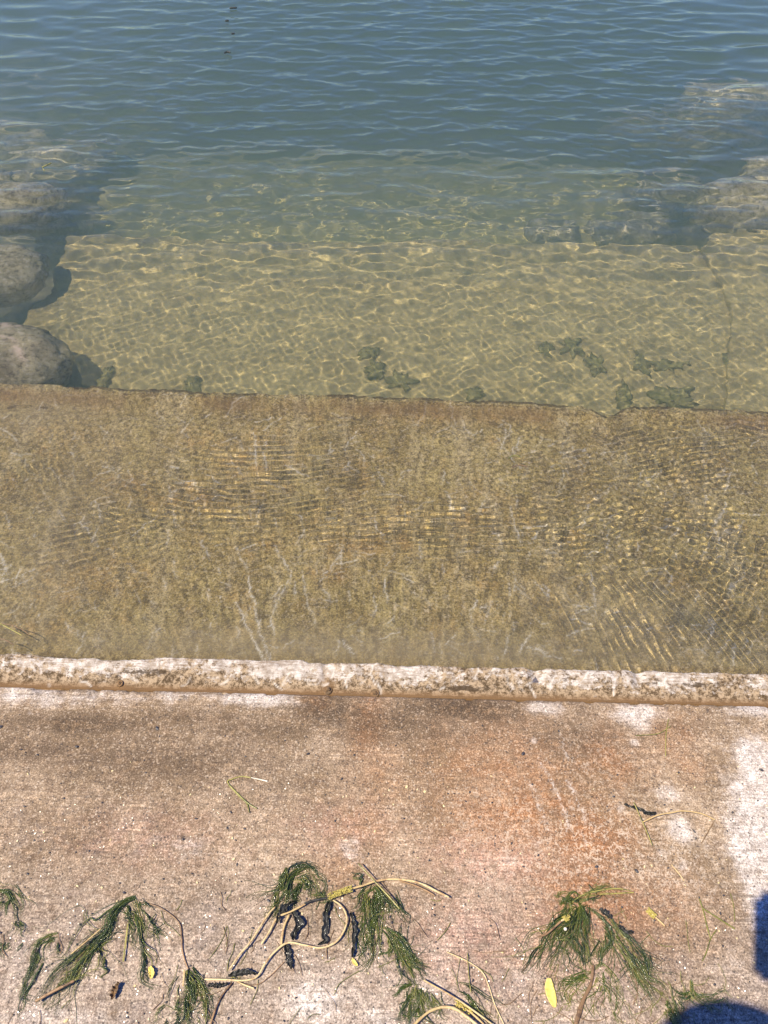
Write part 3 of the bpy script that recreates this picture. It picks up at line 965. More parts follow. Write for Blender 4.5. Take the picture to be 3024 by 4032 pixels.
def weed(label, spines, n, spread=14, h=.012, seed=1, rw=(.00032, .00068), lenf=(.35, .85), name='weed_clump', fray=.15, tint=(0, 1), mat=None, stray=.22):
    """spines: [(weight, [pixels...], spread multiplier)]; strands follow a spine and fray out at the end"""
    r = np.random.default_rng(seed)
    S_ = Strands()
    n = int(n * .66)
    SP = []
    for sp in spines:
        SP.append((sp[0], smooth_line([tuple(g2(*q))[:2] for q in sp[1]], 60), sp[2] if len(sp) > 2 else 1.0))
    wsum = sum(s[0] for s in SP)
    mpp = .00052
    locks = []
    for k in range(max(8, n // 6)):          # wet strands cling together in locks
        t = r.random() * wsum
        for s in SP:
            t -= s[0]
            if t <= 0:
                break
        lf = r.uniform(*lenf)
        locks.append((s, lf, r.random() ** 1.2, r.normal(0, spread * s[2]), r.normal(0, fray), r.normal(0, .07), r.normal(0, .006), r.uniform(4, 11), r.random() * 6.28, r.random(), r.random() < .16, r.normal(0, .6)))
    for k in range(n):
        s, lf, f0, o0, fr, bend, am, wf, ph, ti, cross, an = locks[int(r.random() ** 1.3 * len(locks))]
        L = s[1]
        m = len(L)
        lone = r.random() < stray
        lf = lf * r.uniform(.6, 1.1)
        i0 = int(np.clip(f0 + r.normal(0, .05), 0, 1) * max(0, 1 - lf * .75) * (m - 2))
        i1 = min(m - 1, i0 + max(6, int(lf * m)))
        seg = L[i0:i1 + 1]
        idx = np.linspace(0, len(seg) - 1, 14)
        seg = np.stack([np.interp(idx, np.arange(len(seg)), seg[:, c]) for c in (0, 1)], -1)
        d = np.gradient(seg, axis=0)
        d /= np.linalg.norm(d, axis=1)[:, None] + 1e-9
        if cross or (lone and r.random() < .4):          # lying across the others
            mid_ = seg[len(seg) // 2]
            if lone:
                an = r.normal(0, .8)
            seg = (seg - mid_) @ np.array([[math.cos(an), math.sin(an)], [-math.sin(an), math.cos(an)]]) * r.uniform(.4, .8) + mid_
        nrm = np.stack([-d[:, 1], d[:, 0]], -1)
        tt = np.linspace(0, 1, 14)
        length = np.linalg.norm(np.diff(seg, axis=0), axis=1).sum()
        o1 = (o0 + r.normal(0, spread * s[2] * .22)) * mpp
        f1 = (fr + r.normal(0, fray * .22)) * length * (1 if not lone else 1.0)
        if lone:
            f1 += r.normal(0, fray * 3) * length
        off = o1 + f1 * tt ** 1.7 + (bend + r.normal(0, .02)) * length * np.sin(tt * 3.14) + (am + r.normal(0, .0015)) * np.sin(tt * wf + ph + r.normal(0, .25)) * tt
        xy = seg + nrm * off[:, None]
        zz = .0010 + .6 * h * r.random() ** 1.8 * np.sin(np.clip(tt * 1.1, 0, 1) * 3.14) * (.4 + .6 * np.exp(-abs(o1) / (spread * mpp + 1e-9)))
        C = np.concatenate([xy, zz[:, None]], 1)
        wide = 2.1 if r.random() < .07 else 1.0
        tv = np.clip(ti * .75 + r.normal(.12, .16), 0, 1)
        S_.tube(C, r.uniform(*rw) * wide * np.clip(1.25 - tt, .35, 1), 3, tint[0] + (tint[1] - tint[0]) * tv, .6 / wide)
    c = SP[0][1][len(SP[0][1]) // 3]
    o = S_.build(name, mat or M_WEED, origin=(c[0], c[1], 0))
    tag(o, label, 'water weed', 'washed-up water weed')
    return o


weed('green weed tuft cut off by the left edge of the landing', [(2, [(-30, 3490), (30, 3500), (55, 3550), (72, 3620)], 1.2), (1, [(-20, 3510), (20, 3540), (-10, 3600)], 1), (.6, [(60, 3560), (70, 3640), (68, 3700)], .6)], 150, 12, seed=21)
weed('large forked weed clump with a long tail trailing down to two brown sticks', [
    (3.2, [(535, 3535), (490, 3560), (450, 3610), (424, 3666), (347, 3734), (289, 3806), (231, 3864), (165, 3965)], .75),
    (2.2, [(505, 3540), (530, 3600), (545, 3680), (556, 3740)], 1.5), (1.0, [(545, 3570), (560, 3700), (578, 3806), (596, 3900)], .7),
    (.5, [(530, 3550), (590, 3620), (655, 3728)], .5), (.8, [(470, 3590), (440, 3680), (418, 3740)], 1.2), (.5, [(385, 3710), (405, 3770), (395, 3850)], .5),
    (.5, [(540, 3530), (580, 3575), (640, 3610)], .7)], 480, 13, .016, 22)
weed('small dark weed tuft between the left edge and the large forked clump', [(1.5, [(228, 3680), (190, 3690), (150, 3730), (140, 3790), (122, 3860)], .9), (1, [(160, 3740), (165, 3790), (130, 3860), (100, 3930), (84, 4015)], .6), (.7, [(215, 3680), (230, 3720), (215, 3790)], .6)], 130, 11, .010, 23)
weed('thin sparse weed wisp lying near the left edge below the cut off tuft', [(1, [(60, 3690), (20, 3740), (5, 3790)], 1.5), (1, [(50, 3700), (40, 3760)], 1.5)], 34, 14, .006, 24)
weed('spreading weed clump at the bottom edge, crossed by short orange stem', [
    (.8, [(752, 3805), (700, 3870), (650, 3930), (610, 4010)], .8), (1.5, [(740, 3815), (785, 3890), (805, 3960), (800, 4060)], .8), (1.2, [(735, 3850), (725, 3950), (705, 4060)], .8),
    (.8, [(760, 3920), (745, 4000), (740, 4070)], 1.0), (.7, [(800, 3862), (880, 3860), (960, 3850)], .6), (.5, [(690, 3920), (660, 4000), (640, 4070)], .8)], 300, 14, .014, 25)
weed('curled green weed clump above the looped pale stem', [
    (2.4, [(1262, 3450), (1200, 3415), (1150, 3440), (1110, 3530), (1040, 3612)], .9), (2.2, [(1145, 3445), (1210, 3440), (1250, 3490), (1232, 3540)], 1.2),
    (1.5, [(1230, 3430), (1180, 3480), (1150, 3560), (1150, 3600)], 1.3), (.6, [(1190, 3490), (1260, 3535), (1320, 3530)], .6), (.5, [(1130, 3410), (1125, 3460), (1105, 3510)], .4)], 420, 13, .016, 26)
weed('drooping weed clump under the arched yellow stem', [
    (1.6, [(1478, 3478), (1440, 3520), (1418, 3570), (1375, 3592)], 1.0), (2.0, [(1475, 3485), (1495, 3550), (1520, 3620), (1540, 3680)], 1.6),
    (1.3, [(1470, 3500), (1466, 3600), (1462, 3720), (1455, 3830)], 1.3), (.4, [(1440, 3500), (1420, 3460), (1412, 3420)], .5)], 330, 15, .014, 27)
weed('long wet weed strip trailing away from under the drooping clump', [
    (2, [(1511, 3655), (1561, 3693), (1592, 3752), (1620, 3802), (1669, 3860)], .8), (.6, [(1520, 3660), (1540, 3720), (1535, 3770)], .8), (.4, [(1590, 3720), (1625, 3760), (1645, 3800)], .5)], 240, 13, .012, 28)
weed('tangled olive weed clump at the bottom edge around the pinkish arched stem', [
    (1.5, [(1645, 3880), (1605, 3950), (1560, 4035)], 1.4), (1.2, [(1660, 3885), (1690, 3950), (1740, 4035)], 1.3), (1, [(1755, 3905), (1830, 3915), (1890, 3985), (1930, 4040)], .8),
    (.7, [(1650, 3890), (1640, 3960), (1635, 4040)], 1.6), (.4, [(1640, 3890), (1600, 3895), (1560, 3940)], .5)], 280, 14, .012, 29, tint=(.1, 1))
weed('biggest weed clump, open in the middle, with a long tail towards the corner', [
    (2.6, [(2290, 3545), (2240, 3620), (2180, 3690), (2120, 3760), (2090, 3850)], 1.4), (2.6, [(2285, 3555), (2284, 3640), (2290, 3740), (2314, 3828)], 1.3),
    (1.0, [(2305, 3590), (2365, 3640), (2388, 3705), (2340, 3785), (2310, 3822)], 1.0), (2.2, [(2360, 3600), (2425, 3680), (2492, 3762), (2545, 3852), (2622, 3945)], 1.1),
    (1.2, [(2180, 3700), (2240, 3720), (2280, 3790), (2300, 3820)], 1.3), (.35, [(2239, 3563), (2334, 3508), (2375, 3459)], .5), (.35, [(2290, 3545), (2400, 3505), (2490, 3512)], .5),
    (.8, [(2290, 3560), (2240, 3540), (2200, 3560)], .8), (.5, [(2622, 3940), (2640, 3990), (2640, 4040)], .7)], 1050, 15, .017, 30)
weed('thin weed wisps in the corner at the edge of the dark shadow', [
    (1.2, [(2727, 3858), (2740, 3915), (2800, 3937), (2885, 3955)], .9), (.7, [(2740, 3920), (2700, 3930), (2660, 3940)], .6), (.6, [(2620, 3850), (2680, 3950), (2720, 4032)], .5)], 110, 11, .008, 31, tint=(.15, 1))
weed('loose brownish weed threads around the flat brown reed', [
    (1, [(2330, 3815), (2270, 3850), (2215, 3900), (2180, 3960)], 1.6), (1, [(2330, 3815), (2350, 3850), (2385, 3930), (2400, 4030)], 1.6), (1, [(2325, 3815), (2300, 3870), (2270, 3930), (2245, 4030)], 2.0)],
    130, 15, .006, 32, tint=(.3, 1), rw=(.0004, .0007), lenf=(.5, .95))


def stem(name, label, cat, pts, r, mat, sides=8, z=.006, parent=None, tint=None, taper=(1, 1), arch=0.0, flat=1.0, group=None, wob=.0, n=None):
    P = [tuple(g2(*q))[:2] for q in pts]
    n = n or max(14, len(pts) * 7)
    r = r * (.50 if r > .002 else .8)
    C = smooth_line(P, n)
    t = np.linspace(0, 1, n)
    zz = z + arch * np.sin(t * math.pi) + r * .3
    C3 = np.concatenate([C, zz[:, None]], 1)
    if wob:
        C3[:, 0] += (vnoise(t * 9, t * 0 + r * 999, 1, 3) - .5) * wob
    S_ = Strands()
    rr = r * np.interp(t, [0, 1], taper) * (1 + .45 * (vnoise(t * 14, t * 0 + len(pts), 1, 9) - .5))
    rr[0] *= .55
    rr[-1] *= .55
    S_.tube(C3, rr, sides, (np.interp(t, [0, 1], tint) if tint else t), flat)
    org = (C3[n // 2, 0], C3[n // 2, 1], 0) if parent is None else tuple(parent.location)
    o = S_.build(name, mat, parent, org)
    if parent is None:
        tag(o, label, cat, group)
    return o


def buds(pts, parent, r, n, seed, mat, z=.006):
    """knobbly flower spike round a stem"""
    rr = random.Random(seed)
    C = smooth_line([tuple(g2(*q))[:2] for q in pts], 60)
    bm = bmesh.new()
    for k in range(n):
        i = rr.randrange(60)
        a = rr.uniform(-.3, 3.4)
        d = C[min(59, i + 1)] - C[max(0, i - 1)]
        d = d / (np.linalg.norm(d) + 1e-9)
        s = np.array([-d[1], d[0]])
        p = Vector((C[i][0] + s[0] * math.cos(a) * r, C[i][1] + s[1] * math.cos(a) * r, z + math.sin(a) * r))
        bmesh.ops.create_icosphere(bm, subdivisions=1, radius=rr.uniform(.0009, .0017), matrix=Matrix.Translation(p - parent.location))
    me = bpy.data.meshes.new('flower_spike')
    bm.to_mesh(me)
    bm.free()
    me.materials.append(mat)
    o = bpy.data.objects.new('flower_spike', me)
    COL.objects.link(o)
    o.parent = parent


G_ST = 'washed-up plant stems'
e = empty('flower_stem', g2(1470, 3485, 0), 'arched yellow stem ending in a knobbly yellow flower spike, above the drooping weed', 'plant stem', G_ST)
stem('stalk', None, None, [(1384, 3506), (1430, 3494), (1475, 3478), (1525, 3470), (1570, 3470), (1629, 3478), (1674, 3494), (1719, 3517), (1766, 3540)], .0038, M_STRAW, parent=e, z=.012, tint=(.2, .9), taper=(.9, 1.1))
stem('stalk', None, None, [(1572, 3473), (1629, 3489), (1674, 3509), (1710, 3529)], .0030, M_BROWN, parent=e, z=.007, tint=(.6, 1))
stem('spike_core', None, None, [(1296, 3537), (1339, 3521), (1384, 3506)], .0036, M_OLIVE, parent=e, z=.012)
buds([(1292, 3538), (1339, 3521), (1386, 3505)], e, .0046, 170, 3, M_BUD, .012)
stem('plant_stem', 'pale stem curling into a loop and running down left through the rotted leaves', 'plant stem', [
    (1312, 3549), (1344, 3571), (1364, 3607), (1364, 3644), (1344, 3689), (1312, 3720), (1262, 3736), (1199, 3725), (1134, 3716), (1083, 3752), (1047, 3796), (1022, 3839), (1000, 3857), (953, 3864), (892, 3861), (808, 3859)],
    .0032, M_STRAW, z=.008, tint=(.5, 1), group=G_ST, n=110)
stem('plant_stem', 'long straight pale stem slanting down from the curled weed, leftmost of the pair', 'plant stem', [(1085, 3576), (1054, 3611), (989, 3712), (946, 3763), (903, 3826)], .0034, M_STRAW, z=.009, tint=(.4, 1), group=G_ST)
stem('plant_stem', 'second pale stem slanting beside the long straight one, bent under the curled weed', 'plant stem', [(1204, 3564), (1148, 3593), (1094, 3618), (1062, 3673), (1031, 3722)], .0036, M_STRAW, z=.008, tint=(.1, .8), group=G_ST)
stem('plant_stem', 'short orange stem hanging between the pale stems and the ruffled black leaf', 'plant stem', [(1140, 3604), (1121, 3647), (1112, 3690), (1109, 3722)], .0042, M_STRAW, z=.006, tint=(-.2, .2), group=G_ST)
stem('plant_stem', 'black rotted stem joining the flower spike to the pale stems', 'plant stem', [(1298, 3540), (1244, 3549), (1200, 3562)], .0042, M_BLACK, z=.009, group=G_ST)
stem('plant_stem', 'brown stem running off the bottom edge right of the spreading weed clump', 'plant stem', [(915, 3870), (874, 3922), (852, 3969), (828, 4040)], .0030, M_BROWN, z=.004, group=G_ST)
stem('plant_stem', 'short upright orange stem on the spreading weed clump', 'plant stem', [(731, 3822), (730, 3850), (726, 3888)], .0036, M_STRAW, z=.012, tint=(-.3, .1), group=G_ST)
stem('plant_stem', 'thin pale stem tip under the end of the looped stem', 'plant stem', [(935, 3866), (965, 3880), (1002, 3894)], .0018, M_STRAW, z=.004, tint=(.4, 1), taper=(.6, 1.2), group=G_ST)
stem('plant_stem', 'fine curved thread sweeping from the looped stem up to the torn black leaf', 'plant stem', [(931, 3870), (1007, 3879), (1062, 3846), (1122, 3786)], .0010, M_BROWN, z=.003, group=G_ST)
stem('plant_stem', 'pinkish arched stem at the bottom edge over olive weed', 'plant stem', [(1625, 4045), (1655, 4015), (1693, 3986), (1741, 3971), (1789, 3978), (1837, 4010), (1880, 4045)], .0044, M_STRAW, z=.014, tint=(.0, .9), group=G_ST)
stem('plant_stem', 'straight thin straw crossing the olive weed at the bottom edge', 'plant stem', [(1666, 3863), (1789, 3933), (1886, 4000), (1940, 4040)], .0017, M_STRAW, z=.010, tint=(.3, .8), group=G_ST)
stem('plant_stem', 'thin pale thread bending over bare concrete left of the yellow leaf', 'plant stem', [(1758, 3749), (1847, 3790), (1900, 3831), (1924, 3884), (1948, 3957), (1984, 4035)], .0014, M_STRAW, z=.003, tint=(.6, 1), group=G_ST)
stem('plant_stem', 'straight dark thread upright across the bent pale thread', 'plant stem', [(1840, 3754), (1845, 3841), (1854, 3913)], .0010, M_OLIVE, z=.0045, group=G_ST)
e = empty('flower_stem', g2(1830, 3975, 0), 'low yellow flower spike turning orange, beside the pinkish arched stem', 'plant stem', G_ST)
stem('stalk', None, None, [(1789, 3954), (1830, 3974), (1860, 3995), (1905, 4036)], .0032, M_STRAW, parent=e, z=.006, tint=(.4, -.3))
buds([(1787, 3952), (1830, 3974), (1858, 3990)], e, .0042, 90, 5, M_BUD, .006)
stem('flat_reed', 'flat dark brown reed running off the bottom edge below the biggest weed clump', 'reed', [(2334, 3802), (2325, 3875), (2294, 3942), (2262, 4045)], .0064, M_BROWN, z=.004, flat=.4, tint=(-.2, .1), taper=(.8, 1.25), group=G_ST)
e = empty('flower_stem', g2(2170, 3665, 0), 'brown twig with a yellow knobbly tip lying across the biggest weed clump', 'plant stem', G_ST)
stem('stalk', None, None, [(2203, 3635), (2153, 3680), (2130, 3692), (2111, 3697)], .0036, M_BROWN, parent=e, z=.016, tint=(.9, .2))
stem('spike_core', None, None, [(2232, 3619), (2203, 3635)], .0036, M_STRAW, parent=e, z=.016)
buds([(2234, 3618), (2212, 3630)], e, .0042, 60, 6, M_BUD, .016)
e = empty('flower_stem', g2(2580, 3615, 0), 'short broken flower spike lying alone on bare concrete right of the biggest weed clump', 'plant stem', G_ST)
stem('stalk', None, None, [(2575, 3610), (2595, 3628), (2616, 3648)], .0034, M_STRAW, parent=e, z=.004, tint=(.2, -.3))
stem('spike_core', None, None, [(2547, 3584), (2576, 3611)], .0036, M_STRAW, parent=e, z=.004)
buds([(2546, 3583), (2577, 3611)], e, .0044, 110, 7, M_BUD, .004)
stem('plant_stem', 'upper yellow straw above the biggest weed clump', 'plant stem', [(2250, 3556), (2303, 3522), (2416, 3502), (2483, 3511)], .0012, M_OLIVE, z=.006, tint=(.7, 1), group=G_ST)
stem('plant_stem', 'lower yellow straw above the biggest weed clump', 'plant stem', [(2358, 3523), (2420, 3520), (2494, 3516)], .0014, M_OLIVE, z=.004, tint=(.7, 1), group=G_ST)
stem('plant_stem', 'olive straw crossing the arched yellow stem', 'plant stem', [(1410, 3410), (1475, 3481), (1530, 3540), (1572, 3588)], .0014, M_OLIVE, z=.017, tint=(.4, 1), group=G_ST)
stem('wooden_stick', 'short round tan stick across the tail end of the large forked clump', 'stick', [(300, 3867), (225, 3905), (147, 3948)], .0046, M_BROWN, z=.012, tint=(.8, 1.2), group=G_ST)
stem('wooden_stick', 'thin reddish stick lying along the tail of the large forked clump', 'stick', [(406, 3663), (350, 3712), (287, 3764)], .0024, M_STRAW, z=.014, tint=(-.1, .3), group=G_ST)
stem('grass_blade', 'yellow upright blade hanging below the large forked clump', 'grass blade', [(505, 3640), (498, 3700), (487, 3788)], .0030, M_OLIVE, z=.004, tint=(1, .5), flat=.35, group=G_ST)
stem('plant_stem', 'brown looping thread right of the large forked clump', 'plant stem', [(590, 3560), (640, 3580), (704, 3632), (716, 3690), (718, 3734), (728, 3780), (744, 3822)], .0015, M_BROWN, z=.003, group=G_ST)
stem('grass_blade', 'folded olive grass blade on clean concrete, longer limb', 'grass blade', [(990, 3064), (952, 3059), (916, 3069), (897, 3082), (937, 3127), (981, 3167), (1013, 3185)], .0015, M_OLIVE, z=.003, tint=(1, .2), flat=.4, group=G_ST, n=60)
stem('grass_blade', 'white wide tip piece of the folded grass blade', 'grass blade', [(986, 3063), (1020, 3070), (1054, 3078)], .0026, M_PALE, z=.003, flat=.35, taper=(.6, 1.2), group=G_ST)
stem('grass_blade', 'short inner blade beside the folded olive grass blade', 'grass blade', [(899, 3090), (940, 3135), (972, 3165), (982, 3200)], .0013, M_OLIVE, z=.002, tint=(.6, .1), group=G_ST)
stem('plant_stem', 'bent tan twig with a dark tip on the pale patch at right', 'plant stem', [(2526, 3242), (2584, 3216), (2640, 3206), (2684, 3199), (2757, 3209), (2812, 3232)], .0030, M_STRAW, z=.006, tint=(-.1, .3), group=G_ST, arch=.003)
stem('grass_blade', 'yellow straw crossing the left end of the bent tan twig', 'grass blade', [(2490, 3165), (2524, 3241), (2545, 3290), (2563, 3336)], .0012, M_OLIVE, z=.010, tint=(.9, 1), group=G_ST)
stem('plant_stem', 'dark curved thread under the bent tan twig', 'plant stem', [(2545, 3250), (2545, 3290), (2560, 3308), (2604, 3312)], .0011, M_BROWN, z=.002, tint=(-.5, 0), group=G_ST)
stem('plant_stem', 'straight dark thread hanging from the dark tip of the bent twig', 'plant stem', [(2808, 3240), (2785, 3280), (2760, 3322)], .0010, M_BROWN, z=.002, tint=(-.5, 0), group=G_ST)
stem('grass_blade', 'long green blade standing across bare concrete left of the square shadow', 'grass blade', [(2752, 3540), (2768, 3589), (2780, 3640), (2795, 3696)], .0014, M_OLIVE, z=.003, tint=(.0, .5), group=G_ST)
stem('grass_blade', 'green blade slanting to the right from the long green blade', 'grass blade', [(2764, 3578), (2820, 3614), (2892, 3660)], .0016, M_OLIVE, z=.004, tint=(-.2, .3), group=G_ST)
stem('grass_blade', 'dark blade below the long green blade, leaning the other way', 'grass blade', [(2820, 3662), (2796, 3698), (2780, 3750), (2764, 3786)], .0012, M_OLIVE, z=.003, tint=(-.6, 0), group=G_ST)
stem('grass_blade', 'fine dark blade nearest to the square shadow', 'grass blade', [(2875, 3518), (2888, 3570), (2892, 3630)], .0009, M_OLIVE, z=.002, tint=(-.6, 0), group=G_ST)
stem('grass_blade', 'pale straw on the pale spot below the bent tan twig', 'grass blade', [(2643, 3405), (2672, 3440), (2694, 3470)], .0012, M_STRAW, z=.002, group=G_ST)
stem('grass_blade', 'olive crossing blade on the upper right pale patch by the joint', 'grass blade', [(2632, 2830), (2622, 2890), (2620, 2980)], .0010, M_OLIVE, z=.002, tint=(.3, .8), group=G_ST)
stem('grass_blade', 'olive blade lying flat across the upright one by the joint', 'grass blade', [(2500, 2898), (2590, 2890), (2640, 2860)], .0009, M_OLIVE, z=.003, tint=(.3, .8), group=G_ST)

# loose strands that nothing tells apart
r_ = np.random.default_rng(77)
for k in range(120):
    px, py = r_.uniform(0, 2700), r_.uniform(3560, 4020)
    if k > 75:
        px, py = r_.normal(2350, 230), r_.uniform(3780, 4030)
    if k < 14:
        px, py = r_.uniform(600, 1700), r_.uniform(3420, 3700)
    L, th = r_.uniform(40, 150), r_.normal(1.5, .6)
    q = [(px, py)]
    for j in range(3):
        th += r_.normal(0, .35)
        q.append((q[-1][0] + L / 3 * math.cos(th), q[-1][1] + L / 3 * math.sin(th)))
    stem('weed_strand', 'thin dark weed strand lying loose on the wet concrete', 'weed strand', q, r_.uniform(.0005, .0009), M_OLIVE if r_.random() < .5 else M_BROWN, sides=4, z=.0022, tint=(-.4, .4), group='loose weed strands')


# ------------------------------------------------------------------ leaves
def ruffle(label, pts, wid, mat, seed, ruff=.006, rag=1.0, name='rotted_leaf', cat='leaf', tip=True, zb=.004):
    n, mcr = 60, 9
    if mat is M_BLACK:
        ruff *= .55
        wid *= .55
        rag = 1.5
    C = smooth_line([tuple(g2(*q))[:2] for q in pts], n)
    d = np.gradient(C, axis=0)
    d /= np.linalg.norm(d, axis=1)[:, None] + 1e-9
    s = np.stack([-d[:, 1], d[:, 0]], -1)
    t = np.linspace(0, 1, n)
    wv = wid * np.clip(np.sin(np.clip(t * .93 + .05, 0, 1) * math.pi), 0, 1) ** .55 * (1 + .5 * rag * (vnoise(t * 9, t * 0 + seed, 1, seed) - .5))
    v = np.linspace(-1, 1, mcr)
    P = np.zeros((n, mcr, 3))
    for j in range(mcr):
        ed = wv * v[j] * (1 + .7 * rag * (vnoise(t * 17, t * 0 + (v[j] > 0) * 7 + seed, 1, seed + 1) - .5) * abs(v[j]))
        P[:, j, :2] = C + s * ed[:, None]
        P[:, j, 2] = zb + ruff * abs(v[j]) ** 1.2 * (vnoise(t * 14, t * 0 + (v[j] > 0) * 5.5 + v[j] * .6 + seed, 1, seed + 2)) * 1.4 + ruff * .7 * vnoise(t * 11, t * 0 + v[j] * 1.7 + seed, 1, seed + 3)
    c = P[n // 2, mcr // 2].copy()
    c[2] = 0
    i = np.arange(n * mcr).reshape(n, mcr)
    F = np.stack([i[:-1, :-1], i[:-1, 1:], i[1:, 1:], i[1:, :-1]], -1).reshape(-1, 4)
    o = mesh_np(name, P.reshape(-1, 3) - c, F, mat, receiver=False)
    o.location = c
    md = o.modifiers.new('thick', 'SOLIDIFY')
    md.thickness = .0005
    md.offset = 1
    tag(o, label, cat, 'washed-up leaves')
    return o


ruffle('ruffled black rotted leaf hanging inside the loop of the pale stem', [(1300, 3552), (1284, 3600), (1286, 3640), (1278, 3685), (1284, 3706), (1252, 3724)], .0098, M_BLACK, 1, .009, zb=.003)
ruffle('crumpled black leaf against the inner left side of the loop', [(1152, 3592), (1172, 3620), (1182, 3640), (1160, 3672), (1156, 3705)], .0100, M_BLACK, 2, .010)
ruffle('torn black leaf below the crossing of the pale stems', [(1128, 3722), (1136, 3770), (1148, 3818)], .0095, M_BLACK, 3, .009)
ruffle('narrow black leaf hanging right of the loop, ending in a yellow tip', [(1380, 3596), (1394, 3640), (1395, 3690), (1392, 3730), (1387, 3772)], .0066, M_BLACK, 4, .008)
ruffle('black leaf lying flat on the lower pale stem', [(900, 3846), (945, 3834), (985, 3832), (1010, 3838)], .0070, M_BLACK, 5, .008)
ruffle('black leaf folded over the top of the two slanting stems', [(1092, 3640), (1104, 3605), (1130, 3572), (1160, 3556)], .0080, M_BLACK, 6, .010, zb=.008)
ruffle('black scrap on the upper right of the biggest weed clump', [(2356, 3583), (2378, 3600), (2402, 3622)], .0080, M_BLACK, 7, .008, zb=.008)
ruffle('thin black scrap on the outer right arm of the biggest weed clump', [(2430, 3650), (2460, 3672), (2488, 3678)], .0050, M_BLACK, 8, .008, zb=.006)
ruffle('glossy black leaf at the left end of the bent tan twig', [(2455, 3172), (2510, 3189), (2550, 3208), (2580, 3206)], .0060, M_BLACK, 9, .008)
ruffle('black leaf scrap at the left end of the looped stem', [(820, 3880), (860, 3884), (900, 3876)], .0065, M_BLACK, 10, .008)
ruffle('big smooth yellow leaf on bare concrete below the biggest weed clump', [(2161, 3853), (2162, 3890), (2172, 3930), (2183, 3968)], .0082, M_YELLOW, 21, .0012, .05, 'yellow_leaf', zb=.004)
ruffle('small yellow leaf at the end of the right branch of the large forked clump', [(592, 3808), (600, 3832), (598, 3856)], .0045, M_YELLOW, 22, .004, .4, 'yellow_leaf')
ruffle('tiny yellow green tip below the narrow black leaf', [(1386, 3776), (1396, 3792), (1408, 3804)], .0030, M_YELLOW, 23, .002, .3, 'yellow_leaf')
ruffle('curled rusty brown leaf between the weed clumps at lower left', [(474, 3872), (462, 3888), (452, 3915), (446, 3938)], .0050, M_RUST, 24, .006, .8, 'curled_leaf')

# a pale berry and the beads of grit
p = g2(2226, 3658, .016)
bm = bmesh.new()
bmesh.ops.create_uvsphere(bm, u_segments=16, v_segments=10, radius=.0030)
me = bpy.data.meshes.new('berry')
bm.to_mesh(me)
bm.free()
me.materials.append(M_PALE)
o = bpy.data.objects.new('berry', me)
COL.objects.link(o)
o.location = p
tag(o, 'round pale yellow berry caught in the biggest weed clump', 'berry')


def specks(name, n, rng_, mat, seed, box, pick=None):
    rr = np.random.default_rng(seed)
    bm = bmesh.new()
    for k in range(n):
        px, py = rr.uniform(box[0], box[2]), rr.uniform(box[1], box[3])
        q = g2(px, py, .0012)
        s = rr.uniform(*rng_) * (1.8 if rr.random() < .06 else 1)
        M_ = Matrix.Translation(q) @ Matrix.Rotation(rr.uniform(0, 3.1), 4, 'Z') @ Matrix.Diagonal((s * rr.uniform(.8, 1.9), s, s * .6, 1))
        bmesh.ops.create_icosphere(bm, subdivisions=1, radius=1, matrix=M_)
    for v in bm.verts:
        v.co += Vector(mnoise.noise_vector(v.co * 900)) * .0003
    me = bpy.data.meshes.new(name)
    bm.to_mesh(me)
    bm.free()
    me.materials.append(mat)
    o = bpy.data.objects.new(name, me)
    COL.objects.link(o)
    tag(o, None, None, kind='stuff')


specks('grit', 420, (.0008, .0021), M_GRIT, 5, (-400, 2850, 3400, 4100))
specks('seed_litter', 190, (.0008, .0019), M_SEED, 6, (-400, 3000, 3400, 4100))

# ------------------------------------------------------------------ tufts of green algae on the sandy slab
for (px, py, a, b, lab) in [
        (410, 1500, 26, 40, 'upright dark green algae tuft on the step edge nearest to the purplish boulder'),
        (755, 1515, 38, 26, 'dark algae tuft against the step edge, second from the left'),
        (1455, 1390, 40, 16, 'flat dark green smear on the sandy slab, farthest from the step in the middle'),
        (1485, 1455, 38, 22, 'slanting dark green algae streak in the middle of the sandy slab'),
        (1575, 1500, 48, 22, 'rounded algae patch just below the slanting streak'),
        (1865, 1548, 34, 18, 'small algae patch touching the step edge right of the middle'),
        (2150, 1375, 20, 20, 'tiny square dark spot on the sandy slab, right part'),
        (2255, 1372, 40, 24, 'dark oblong algae spot beside the tiny square one'),
        (2345, 1438, 36, 32, 'blocky green algae patch with sunlit rim, above the notch'),
        (2455, 1568, 26, 40, 'narrow upright algae patch touching the step edge'),
        (2525, 1425, 26, 30, 'ring like algae patch right of the blocky one'),
        (2630, 1440, 50, 12, 'long thin algae streak on the right of the sandy slab'),
        (2655, 1562, 58, 38, 'largest dark green algae patch, right part of the step edge'),
        (2915, 1445, 34, 62, 'tall dark algae patch near the right edge by the seam')]:
    c = atw(px, py, Z3 + .01)
    ex, ey = atw(px + a, py, Z3), atw(px, py - b, Z3)
    A_, B_ = abs(ex.x - c.x), abs(ey.y - c.y)
    bm = bmesh.new()
    bmesh.ops.create_icosphere(bm, subdivisions=4, radius=1)
    for v in bm.verts:
        q = v.co.copy()
        f = 1 + .85 * mnoise.fractal(Vector((q.x * 1.7 + px, q.y * 1.7, py)), .7, 2.2, 5)
        v.co = Vector((q.x * A_ * f, q.y * B_ * f, q.z * .012 * (1 + .5 * mnoise.noise(q * 4 + Vector((px, 0, 0))))))
    for f_ in bm.faces:
        f_.smooth = True
    me = bpy.data.meshes.new('algae_tuft')
    bm.to_mesh(me)
    bm.free()
    me.materials.append(M_ALGA)
    o = bpy.data.objects.new('algae_tuft', me)
    COL.objects.link(o)
    o.location = c
    o.cycles.is_caustics_receiver = True
    tag(o, lab, 'algae tuft', 'algae on the sandy slab')


